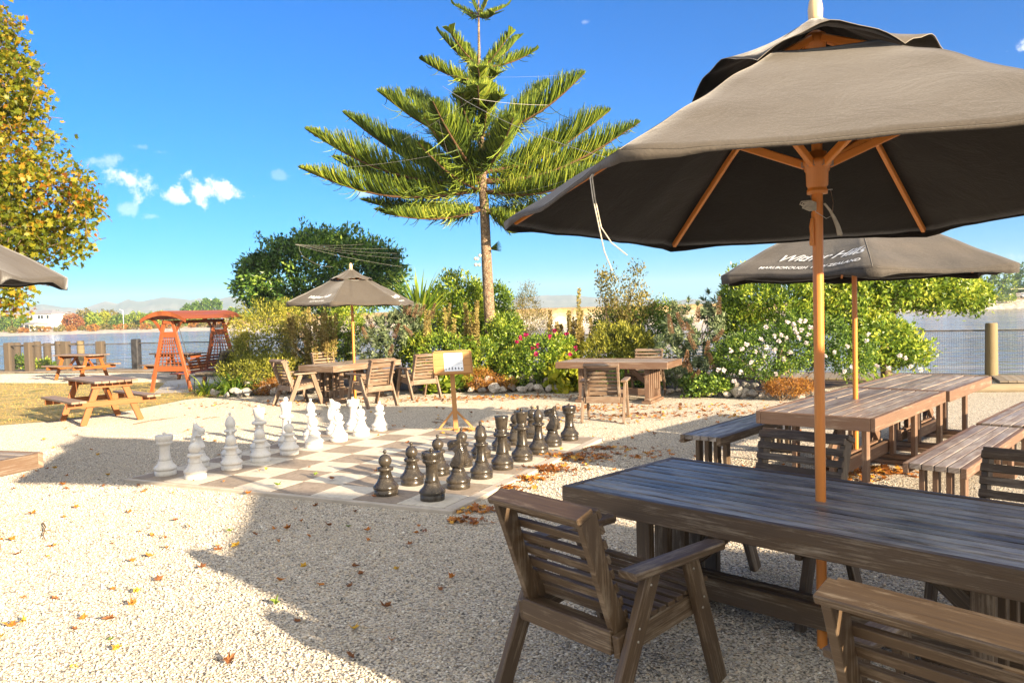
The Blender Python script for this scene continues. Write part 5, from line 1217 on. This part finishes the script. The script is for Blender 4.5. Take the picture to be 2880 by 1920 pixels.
fence('fence', 'netting fence with round timber posts along the boardwalk at the right', [(-8.7, 26.1), (-5, 24.4), (-1, 22.5), (3, 20.7), (6.5, 19.1), (10.27, 17.12), (13.6, 15.6), (17, 14)], 1.2, 1.02, M_fpost, .125, .045)
def backpile(px, ytop, d): c = at_depth(px, ytop, d); return c
G5 = 'old piles of the landing beyond the fence'
for k, (px, yt_, lab) in enumerate(((47, 963, 'old timber pile with a pale lamp beyond the fence, leftmost of the landing piles'), (104, 960, 'old timber pile of the landing, second from the left'), (132, 964, 'short old timber pile of the landing between two taller ones'), (164, 959, 'old timber pile of the landing, second from the right'), (226, 958, 'sunlit yellowish timber pile, rightmost of the landing piles'))):
    c = at_depth(px, yt_, 31.5); mb = MB(); mb.lathe([(.16, -4), (.135, c.z-.02), (.12, c.z), (.001, c.z)], 14); o = mb.build('pile', M_fpost if k == 4 else M_post); o.location = (c.x, c.y, 0); tag(o, lab, 'pile', G5)
mb = MB(); a, b = at_depth(47, 972, 31.5), at_depth(236, 966, 31.5); mb.tube([a, b], .04, 8); o = mb.build('landing_rail', M_post); tag(o, 'dark rail joining the old landing piles beyond the fence', 'rail')
shrub('shrub', 'small dark green bush behind the sea fence between the two leftmost piles', 'shrub', [E_(62, 1025, 29.6, 26, 20)], 60, 10, .11, .06, LM['mid'], .1, seed=51, stem=3)
shrub('shrub', 'small yellow green bush behind the sea fence left of the second picnic table', 'shrub', [E_(118, 1030, 29.4, 30, 16)], 60, 10, .11, .06, LM['bright'], .1, seed=52, stem=3)

# ================================================================ rocks edging the bed
import bmesh
M_rock = mottled('schist_rock', (.22,.19,.16), (.46,.42,.37), 7, .85, .7, .02, detail=9, c3=(.62,.58,.52), s3=14)
M_rockd = mottled('dark_rock', (.10,.095,.09), (.24,.22,.20), 7, .85, .7, .02, detail=9, c3=(.34,.31,.28), s3=16)
def rock_mesh(seed, flat=.75):
    rg = random.Random(seed); bm = bmesh.new()
    for _ in range(15):
        v = Vector((rg.gauss(0, 1), rg.gauss(0, 1), rg.gauss(0, 1))).normalized(); bm.verts.new((v.x*.5*rg.uniform(.8, 1.1), v.y*.42*rg.uniform(.8, 1.1), v.z*.5*flat*rg.uniform(.8, 1.1)))
    r_ = bmesh.ops.convex_hull(bm, input=bm.verts); bmesh.ops.delete(bm, geom=[g for g in r_['geom_interior'] if isinstance(g, bmesh.types.BMVert)], context='VERTS')
    bmesh.ops.bevel(bm, geom=list(bm.edges), offset=.035, segments=2, affect='EDGES', profile=.6)
    me = bpy.data.meshes.new('rock'); bm.to_mesh(me); bm.free(); return me
RM = [rock_mesh(k, .62+.05*(k % 4)) for k in range(12)]
for me in RM: me.materials.append(M_rock)
RMD = [me.copy() for me in RM[:5]]
for me in RMD: me.materials.clear(); me.materials.append(M_rockd)
def rocks(spec, label, group):
    for (px, py, wpx, lift) in spec:
        d0 = ground_point(px, py); s = wpx*d0.y/FPX; dk = random.random() < .22
        o = link('rock', random.choice(RMD if dk else RM)); o.location = (d0.x, d0.y + (.12 if lift else 0), s*.27 + lift); o.scale = (s, s*random.uniform(.8, 1.05), s*random.uniform(.85, 1.1)); o.rotation_euler = (random.uniform(-.2, .2), random.uniform(-.2, .2), random.uniform(0, 6.28))
        tag(o, ('dark ' if dk else 'pale ') + label, 'rock', group)
rr = random.Random(5)
def row(px0, px1, y0, y1, n, w0, w1, up=0): return [(px0+(px1-px0)*(i+rr.uniform(-.2, .2))/(n-1), y0+(y1-y0)*i/(n-1)+rr.uniform(-2, 2), rr.uniform(w0, w1), up+rr.uniform(0, .04)) for i in range(n)]
rocks(row(600, 690, 1118, 1120, 4, 26, 40) + row(662, 880, 1117, 1109, 9, 32, 50) + row(690, 840, 1110, 1104, 5, 28, 40, .16), 'angular rock edging the bed in front of the small parasol table', 'rocks edging the bed at the small parasol table')
rocks(row(1160, 1350, 1106, 1104, 8, 26, 44) + row(1230, 1340, 1101, 1098, 4, 22, 34, .14), 'angular rock edging the bed behind the sign', 'rocks edging the bed behind the sign')
rocks(row(1362, 1570, 1108, 1106, 9, 30, 48) + row(1375, 1560, 1102, 1100, 7, 26, 40, .17) + row(1430, 1500, 1096, 1094, 3, 24, 32, .32), 'angular rock stacked between the sign and the table without parasol', 'rocks stacked left of the table without parasol')
rocks(row(1858, 2060, 1112, 1120, 8, 34, 54) + row(1880, 2030, 1104, 1112, 6, 30, 44, .18), 'angular rock edging the bed below the brown cone shrub', 'rocks edging the bed below the brown cone shrub')
rocks(row(2050, 2250, 1122, 1128, 9, 30, 50) + row(2070, 2190, 1116, 1120, 5, 26, 40, .15) + row(2250, 2330, 1126, 1112, 3, 26, 40), 'angular rock edging the bed below the white roses', 'rocks edging the bed below the white roses')

# ================================================================ fallen leaves
def fl_mesh(seed, mat, s):
    rg = random.Random(seed); xy, bz = SH['lobed']; c1, c2 = rg.uniform(-.5, 1.6), rg.uniform(-.6, 1.0); V = [(0, .45*s, .012)]
    for k, (x, y) in enumerate(xy):
        x2, y2 = x*rg.uniform(.8, 1.2), (y-.0)*rg.uniform(.9, 1.1); V.append((x2*s*.9, y2*s, (abs(x2)**1.6*c1*.6 + (y2-.5)**2*c2*.5)*s + .010 + rg.uniform(0, .022)))
    n = len(xy); F = [(0, 1+i, 1+(i+1) % n) for i in range(n)]
    b = len(V); V += [(-.002, 0, .01), (.002, 0, .01), (.001, -.45*s, .014+rg.uniform(0, .02))]; F.append((b, b+1, b+2))
    me = bpy.data.meshes.new('fallen_leaf'); me.from_pydata(V, [], F); me.materials.append(mat); me.update(); return me
def lm2(n, c, c2): return mottled(n, c, c2, 30, .7, .3, .002, spec=.3)
FLM = dict(orange=lm2('orange_leaf', (.36,.12,.018), (.48,.20,.035)), brown=lm2('brown_leaf', (.15,.055,.018), (.27,.11,.04)), yellow=lm2('yellow_leaf', (.48,.26,.025), (.56,.36,.05)), green=lm2('green_fallen_leaf', (.10,.17,.02), (.22,.28,.04)))
FLV = {k: [fl_mesh(i*7+len(k), m_, .066) for i in range(5)] for k, m_ in FLM.items()}
PXL = [(60,320),(110,265),(175,230),(230,215),(215,70),(275,110),(470,120),(490,150),(350,250),(290,215),(560,250),(330,300),(350,320),(520,310),(700,305),(750,325),(745,332),(880,340),(985,292),(1135,300),(1270,345),(1350,240),(1320,243),(1410,320),(160,450),(315,465),(375,418),(650,440),(905,480),(715,540),(780,555),(840,580),(965,515),(15,575),(80,580),(250,620),(580,600),(110,650),(250,660),(850,625),(1100,610),(1210,615),(1220,605),(1125,630),(735,670),(1010,725),(785,790),(565,835),(680,855),(110,870),(290,885),(655,920),(410,980),(585,985),(385,1040),(560,1083),(40,1025),(25,1080),(580,1150),(370,1220),(1160,1220),(1400,525),(1480,520),(1470,530),(1530,490),(1420,595),(1400,790),(1530,725),(1770,830),(1790,715),(1840,750),(1995,1090),(2030,730),(1870,585),(1915,380),(1600,265),(1700,285),(1570,225),(1905,245),(1860,535),(1580,565),(1660,510),(1760,515),(2070,605),(2130,545),(1945,935),(1390,900),(1800,1185),(1790,1030),(1650,810),(2285,780),(2250,845),(1500,420),(1620,408),(1800,440),(950,20),(390,45),(330,15),(1310,555),(1155,540),(690,690),(120,1010),(1490,1000)]
GRN = {(1600,265),(1760,515),(560,1083),(1155,540),(1390,900),(1410,320)}
def drop(x, y, kind, z=0.0, sc=1.0):
    o = link('fallen_leaf', random.choice(FLV[kind])); o.location = (x, y, z); o.rotation_euler = (random.uniform(-.16, .16), random.uniform(-.16, .16), random.uniform(0, 6.28)); s = random.uniform(.6, 1.15)*sc; o.scale = (s*random.uniform(.45, 1), s, s)
    tag(o, {'orange': 'curled orange fallen leaf lying flat on the ground', 'brown': 'dry dark brown fallen leaf lying on the ground', 'yellow': 'yellow fallen leaf lying on the ground', 'green': 'green fallen leaf lying on the ground'}[kind], 'leaf', 'single fallen leaves on gravel and board')
def onboard(x, y):
    u = (x-BO.x)*BE1[0]+(y-BO.y)*BE1[1]; v = (x-BO.x)*BE2[0]+(y-BO.y)*BE2[1]; return -.05 < u < 8*BS+.1 and -.05 < v < 8*BS+.05
for (cx_, cy_) in PXL:
    g_ = ground_point(cx_/1.809, 1200+cy_/1.809); kind = 'green' if (cx_, cy_) in GRN else random.choice(['orange', 'orange', 'brown', 'brown', 'yellow'] if cx_ > 1300 else ['orange', 'orange', 'orange', 'brown', 'yellow'])
    drop(g_.x, g_.y, kind, BZ if onboard(g_.x, g_.y) else 0)
for k in range(170):
    px, py = random.uniform(420, 2300), 1135 + 200*random.random()**1.5
    g_ = ground_point(px, py)
    if onboard(g_.x, g_.y) and random.random() < .7: continue
    drop(g_.x, g_.y, random.choice(['orange', 'brown', 'brown', 'yellow']), BZ if onboard(g_.x, g_.y) else 0, 1.0)
def litter(name, label, blobs, mat):
    P = []
    for (px, py, sx, sy, n, h_) in blobs:
        c = ground_point(px, py); s = c.y/FPX
        for _ in range(n):
            a, b = random.gauss(0, .5), random.gauss(0, .5); P.append((c.x+a*sx*s, c.y+b*sy, max(0, h_*(1-a*a-b*b))*random.random()+.008))
    P = np.array(P); n = len(P); D = rng.normal(size=(n, 3))*np.array([1, 1, .35]); leaf_mesh(name, P, D, np.tile([0, 0, 1.], (n, 1))+rvec(n)*.45, 0.065*rng.uniform(.6, 1.2, n), .065*rng.uniform(.5, 1.1, n), mat, None, 'lobed')
    o = bpy.context.scene.objects[-1] if False else [q for q in COL.objects if q.name.startswith(name)][-1]; tag(o, label, 'leaves', kind='stuff')
M_lit = leafmat('litter_leaf', [(0, (.14,.05,.018)), (.35, (.33,.12,.03)), (.65, (.55,.22,.035)), (.85, (.66,.36,.05)), (1, (.66,.46,.08))], .25)
litter('leaf_litter', 'drifts of dry autumn leaves along the right side of the chess board', [(1600, 1290, 130, .28, 200, .06), (1540, 1325, 80, .2, 130, .06), (1480, 1350, 60, .14, 80, .05), (1430, 1378, 60, .12, 55, .04), (1690, 1262, 80, .2, 70, .03), (1820, 1278, 130, .3, 40, .02), (1330, 1435, 40, .12, 26, .03), (1310, 1470, 90, .14, 40, .04), (1370, 1440, 40, .1, 12, .02), (2480, 1330, 90, .25, 170, .05), (2420, 1345, 60, .2, 40, .02), (1250, 1225, 90, .2, 50, .03), (1310, 1222, 60, .2, 40, .03)], M_lit)
litter('leaf_litter', 'brown leaves gathered along the rocks and under the middle tables', [(1450, 1120, 320, .5, 260, .03), (1640, 1150, 200, .6, 170, .03), (1790, 1170, 150, .4, 110, .03), (1300, 1120, 200, .5, 120, .02), (2050, 1160, 300, .8, 120, .02), (900, 1130, 400, .7, 150, .02), (1550, 1185, 260, .7, 90, .01), (2300, 1190, 200, .6, 60, .01), (1950, 1145, 300, .5, 110, .02)], M_lit)
# twigs
M_tw = plain('dry_twig', (.20,.11,.05), .9); tws = [((1215,1185),(1290,1200)), ((1225,1178),(1270,1190)), ((375,1192),(500,1172)), ((570,1178),(620,1172)), ((740,1262),(800,1255)), ((920,1215),(1010,1210)), ((1430,1260),(1470,1255)), ((120,1470),(128,1520))]
for k, (a, b) in enumerate(tws):
    a, b = ground_point(*a, .012), ground_point(*b, .012); mb = MB(); mb.tube([a, a.lerp(b, .35)+Vector((0, .03, .012)), a.lerp(b, .7)+Vector((0, -.02, .004)), b], [.006, .005, .004, .002], 5); mb.tube([a.lerp(b, .5)+Vector((0, .005, .008)), a.lerp(b, .62)+Vector((.02, .08, .01))], .003, 4)
    o = mb.build('twig', M_tw); tag(o, 'thin dry brown twig lying on the gravel', 'twig', 'dry twigs on the gravel')

# ================================================================ cables
M_cab = plain('pale_cable', (.36,.35,.32), .8)
CB = [((1245,243,17.5),(1570,383,13),(1700,442,11), 'main white cable running from the pine to behind the big parasol'),
 ((1225,210,18),(1400,210,18),(1575,212,18), 'thin white cable strung level across the upper pine branches'),
 ((1331,277,17),(1440,300,17.5),(1540,296,18), 'thin white cable inside the pine below the main cable'),
 ((1331,277,17),(1230,340,17.2),(1130,395,17.5), 'thin white cable slanting down left through the pine'),
 ((1235,340,17),(1250,400,17.2),(1260,435,17.4), 'short white cable hanging in the middle of the pine'),
 ((1300,420,17),(1140,490,17.3),(980,470,17.6), 'thin white cable slanting to the lower left pine branch'),
 ((1360,600,17),(1560,520,15),(1760,430,12), 'thin white cable rising right from the pine trunk towards the big parasol'),
 ((1390,550,17.5),(1550,500,15),(1740,450,12), 'thin white cable running just above the one from the pine trunk'),
 ((830,687,19),(925,687,19),(1022,687,19), 'uppermost white cable above the round dark tree'),
 ((830,687,19),(960,700,19),(1092,699,19), 'second white cable from the top over the round dark tree'),
 ((830,687,19),(970,712,19),(1117,713,19), 'third white cable from the top over the round dark tree'),
 ((830,687,19),(980,722,19),(1128,727,19), 'fourth white cable from the top over the round dark tree'),
 ((830,688,19),(980,728,19),(1130,750,19), 'lowest white cable crossing the round dark tree to the right')]
for a, b, c, lab in CB:
    a, b, c = at_depth(*a), at_depth(*b), at_depth(*c); b = (a+c)*.5 + Vector((0, 0, -.018*(c-a).length)); P_ = [a*(1-t)**2 + (b*2-(a+c)*.5)*2*t*(1-t) + c*t*t for t in np.linspace(0, 1, 15)]
    mb = MB(); mb.tube(P_, random.uniform(.0013, .002) if 'main' not in lab else .0042, 5); o = mb.build('cable', M_cab); tag(o, lab, 'cable', 'white cables strung across the garden')
P_ = [at_depth(px, py, 19) for px, py in ((842,692),(843,706),(853,722),(880,738),(905,748),(937,751))]; mb = MB(); mb.tube(P_, .0018, 5); o = mb.build('cable', M_cab); tag(o, 'slack white cable looping down the left of the round dark tree', 'cable', 'white cables strung across the garden')

# ================================================================ far shore: houses, trees, car
M_hw = mottled('white_render', (.74,.74,.73), (.8,.8,.79), 1, .8, 0); M_roof = mottled('grey_roof', (.22,.22,.24), (.30,.30,.32), 1, .7, 0); M_glass = plain('dark_glass', (.04,.05,.07), .1)
M_beige = mottled('beige_wall', (.50,.40,.28), (.58,.47,.34), 1, .8, 0); M_roofb = mottled('brown_roof', (.26,.18,.12), (.34,.24,.16), 1, .8, 0)
ZL = -1.55
def house(label, px0, px1, d, zb, h_, mw, mr, wins, depth=9, hip=1.3, group=None):
    a, b = at_depth(px0, 900, d), at_depth(px1, 900, d); W = b.x-a.x; t = thing('house', label, 'house', ((a.x+b.x)/2, d, zb), R(-12), group)
    mb = MB(); mb.box(-W/2, W/2, 0, depth, -.5, h_); mb.build('wall', mw, t)
    o_ = .5; V = [(-W/2-o_, -o_, h_), (W/2+o_, -o_, h_), (W/2+o_, depth+o_, h_), (-W/2-o_, depth+o_, h_), (-W/2+depth/2*.7, depth/2, h_+hip), (W/2-depth/2*.7, depth/2, h_+hip)]
    V += [(v[0], v[1], v[2]-.2) for v in V[:4]]
    mb = MB(); mb.add(V, [(0,1,5,4), (1,2,5), (2,3,4,5), (3,0,4), (0,6,7,1), (1,7,8,2), (2,8,9,3), (3,9,6,0), (6,9,8,7)]); mb.build('roof', mr, t)
    for (x, z, w, hh) in wins:
        mb = MB(); mb.box(x-w/2-.08, x+w/2+.08, -.06, .02, z-hh/2-.08, z+hh/2+.08); f = mb.build('window', M_hw, t); mb = MB(); mb.box(x-w/2, x+w/2, -.09, -.061, z-hh/2, z+hh/2); mb.build('pane', M_glass, f)
    return t
GH = 'houses on the far shore'
house('white two-storey house with grey roof on the far shore at the left', 76, 150, 300, ZL, 6.2, M_hw, M_roof, [(-3.6,4.9,1.0,1.3),(-.4,4.9,1.0,1.3),(.9,4.9,1.0,1.3),(3.4,4.9,1.0,1.3),(-1.2,1.8,1.6,1.7),(.4,1.5,.9,2.2),(2.6,1.8,1.3,1.7)], group=GH)
house('long low white garage building in front of the white house across the water', 42, 100, 288, ZL, 2.5, M_hw, M_roof, [(-1.6,1.1,1.8,1.9),(.6,1.1,1.8,1.9),(2.5,1.2,1.4,1.2)], depth=6, hip=.5, group=GH)
house('beige low house right of the white house across the water', 152, 186, 305, ZL+.4, 5.0, M_beige, M_roofb, [(-1,3.6,1.4,1.0),(1,3.6,1.2,1.0)], group=GH)
house('brown house at the left edge beyond the water', -20, 24, 310, ZL, 6.5, M_roofb, M_roof, [(-1.5,4.4,1.4,1.2),(1.2,4.4,1.2,1.2)], group=GH)
def far_tree(label, px, ytop, ybot, wpx, d, mat, kind='tree', cone=False, n=170, zb=ZL, leaf=.75, group='trees and bushes on the far shore'):
    top = at_depth(px, ytop, d); s = d/FPX; h_ = top.z - zb; bw = wpx*s/2
    t = thing(kind, label, 'tree' if kind != 'bush' else 'bush', (top.x, d, zb), 0, group)
    if cone: ell = [((0, 0, h_*.55), (bw*.7, bw*.7, h_*.40)), ((bw*.35, 0, h_*.75), (bw*.5, bw*.5, h_*.24)), ((-bw*.5, 0, h_*.6), (bw*.5, bw*.5, h_*.25)), ((0, 0, h_*.88), (bw*.4, bw*.4, h_*.12))]
    else: ell = [((0, 0, h_*.56), (bw*.8, bw*.7, h_*.44)), ((bw*.5, 0, h_*.42), (bw*.5, bw*.5, h_*.36)), ((-bw*.5, 0, h_*.45), (bw*.5, bw*.5, h_*.38))]
    C, Nn = crown(ell, n, lo=.7, lumpy=.3, ls=.4, seed=px, zmin=.1); foliage('crown', C, Nn, 12, leaf, leaf*.6, mat, t, leaf*.7, rnd=.8)
    mb = MB(); mb.tube([(0, 0, -.5), (0, 0, h_*.6)], [.25, .15], 6); mb.build('trunk', M_bark, t)
FT = [('orange brown tree behind the white house',104,876,905,50,325,'redtree'),('dark tree between the white and the beige house',163,880,905,30,322,'dark'),('round red leaved tree right of the beige house',206,886,918,56,290,'redtree'),
 ('dark olive tree behind the red tree',235,875,915,60,312,'olive'),('light green tree right of the red tree',262,884,918,46,292,'bright'),('broad yellow green tree between two dark olive far trees',285,880,918,62,296,'lime'),('dark olive wide tree among the far trees',305,873,915,70,318,'olive'),
 ('green tree with low crown near the lamp post',330,888,918,40,286,'mid'),('yellow green rounded tree right of the lamp post',380,880,917,60,294,'bright'),('lighter green bushy tree left of the swing roof',420,882,917,56,290,'bright'),('olive green tree just left of the swing frame',455,880,916,50,300,'mid'),
 ('green tree seen through the swing frame',500,884,914,60,300,'mid'),('yellow green tree below the far pines',540,878,912,60,310,'bright'),('low dark tree right of the swing roof',690,880,895,60,320,'dark'),('small green tree at the left edge across the water',20,890,925,60,282,'mid'),('dark small tree near the brown house',60,892,920,30,296,'dark')]
for lab, px, yt_, yb, w, d, mk in FT: far_tree(lab, px, yt_, yb, w, d, LM[mk])
for lab, px, yt_, w in (('leftmost small dark pine',523,858,26),('dark pine left of the tallest pair',548,852,30),('tall broad pine in the middle',578,842,44),('tall pine at the right',606,842,36),('low dark pine right of the group',655,868,30)): far_tree(lab+' of the pine group above the swing roof', px, yt_, 880, w, 330, LM['dark'], 'pine_tree', True)
for k, px in enumerate(range(30, 700, 34)):
    far_tree(('rust coloured' if k % 2 else 'yellow brown')+' low bush growing on the far beach', px+random.uniform(-8, 8), 923-px*.028+random.uniform(-2, 2), 930, random.uniform(24, 46), 258+random.uniform(-4, 4), LM['rust' if k % 2 else 'olive'], 'bush', n=36, leaf=.5, zb=ZL-.1, group='low bushes on the far beach')
# right bank
ZR = .45
far_tree('broad leafy tree on the far right bank beside the car shelter', 2820, 752, 830, 74, 250, LM['mid'], zb=ZR, n=230, leaf=.6, group='trees on the right bank')
far_tree('tall dark tree at the right edge of the view across the water', 2885, 748, 830, 60, 262, LM['dark'], zb=ZR, n=200, group='trees on the right bank')
far_tree('green tree on the right bank behind the leaning tree', 2740, 778, 832, 70, 256, LM['mid'], zb=ZR, n=200, group='trees on the right bank')
for k, (px, w) in enumerate(((2640, 90), (2700, 80), (2770, 70), (2830, 50), (2600, 60))): far_tree(['rusty low bush', 'olive low bush', 'yellow green low bush', 'green low bush', 'pale rusty bush'][k]+' on the rocky right bank', px, 828+(k % 2)*4, 845, w, 244, LM[['rust', 'olive', 'lime', 'bright', 'tan'][k]], 'bush', n=60, leaf=.5, zb=ZR-.4, group='bushes on the right bank')
ch = at_depth(2868, 815, 258); sh_ = thing('shed', 'small white open car shelter on the far right bank', 'shelter', (ch.x+1.0, 258, ZR+.3))
mb = MB(); mb.box(-4, -3.8, 0, 6, 0, 2.9); mb.box(-4, 6, 5.8, 6, 0, 2.9); mb.build('wall', M_hw, sh_); mb = MB(); mb.box(-4.3, 6.3, -.3, 6.3, 2.9, 3.1); mb.build('roof', M_beige, sh_)
car = thing('parked_car', 'white off-road car parked under the shelter on the far right bank', 'car', (ch.x+.6, 256, ZR+.35))
M_car = plain('white_paint', (.75,.76,.78), .25); M_tyre = plain('tyre', (.02,.02,.02), .8)
mb = MB(); mb.box(-.95, .95, 0, 4.4, .4, 1.05); mb.obox((0, 2.4, 1.35), (.78, 0, 0), (0, 1.3, 0), (0, 0, .32)); mb.build('body', M_car, car, bevel=.1)
mb = MB(); mb.obox((0, 1.05, 1.36), (.68, 0, 0), (0, .03, .02), (0, 0, .2)); mb.build('windscreen', M_glass, car)
mb = MB(); mb.box(-.5, .5, -.03, -.002, .62, .85); mb.build('grille', M_tyre, car)
for s in (-1, 1):
    mb = MB(); mb.box(s*.72-.16, s*.72+.16, -.04, -.002, .68, .86); mb.build('headlight', M_glass, car)
    mb = MB(); mb.tube([(s*.98, .8, .38), (s*.74, .8, .38)], .38, 14); mb.build('wheel', M_tyre, car)
    mb = MB(); mb.tube([(s*.98, 3.5, .38), (s*.74, 3.5, .38)], .38, 14); mb.build('wheel', M_tyre, car)
lp = thing('lamp_post', 'thin pale lamp post between far trees across the water', 'lamp post', (*at_depth(347, 900, 280).xy, ZL)); mb = MB(); mb.tube([(0, 0, 0), (0, 0, 6.3)], .09, 6); mb.build('pole', M_hw, lp); mb = MB(); mb.tube([(0, 0, 6.3), (-1.2, 0, 6.7)], .08, 6); mb.build('arm', M_hw, lp)
# dry grass blades on the lawn
nb = 26000; u = rng.random((nb, 2)); lx = -30 + 24.5*rng.random(nb)**.55; ly = rng.uniform(12.3, 24, nb)
poly = np.array(lawn_pts); ins = np.zeros(nb, bool); j = len(poly)-1
for i in range(len(poly)):
    c = ((poly[i, 1] > ly) != (poly[j, 1] > ly)) & (lx < (poly[j, 0]-poly[i, 0])*(ly-poly[i, 1])/(poly[j, 1]-poly[i, 1]+1e-12)+poly[i, 0]); ins ^= c; j = i
lx, ly = lx[ins], ly[ins]; n = len(lx); P = np.stack([lx, ly, np.full(n, .008)], 1); D = rng.normal(size=(n, 3))*[.8, .8, .2]+[0, 0, .8]
leaf_mesh('grass', P, D, rvec(n), .045*rng.uniform(.5, 1.3, n), .010, leafmat('dry_grass', [(0, (.30,.20,.04)), (.6, (.52,.38,.11)), (.85, (.60,.47,.16)), (1, (.20,.24,.04))], .3), None)
tag([q for q in COL.objects if q.name.startswith('grass')][-1], 'short dry straw coloured lawn grass', 'grass', kind='stuff')

# ================================================================ air
hm = bpy.data.materials.new('haze'); hm.use_nodes = True; hn = hm.node_tree
for n_ in list(hn.nodes): hn.nodes.remove(n_)
ho = hn.nodes.new('ShaderNodeOutputMaterial'); hv = hn.nodes.new('ShaderNodeVolumePrincipled'); hn.links.new(hv.outputs[0], ho.inputs['Volume'])
hv.inputs['Color'].default_value = (.66, .83, 1, 1); hv.inputs['Density'].default_value = 2.6e-4; hv.inputs['Anisotropy'].default_value = 0.0
mb = MB(); mb.box(-3500, 3500, -400, 3600, -5, 110); ho_ = mb.build('haze', hm); tag(ho_, kind='stuff')
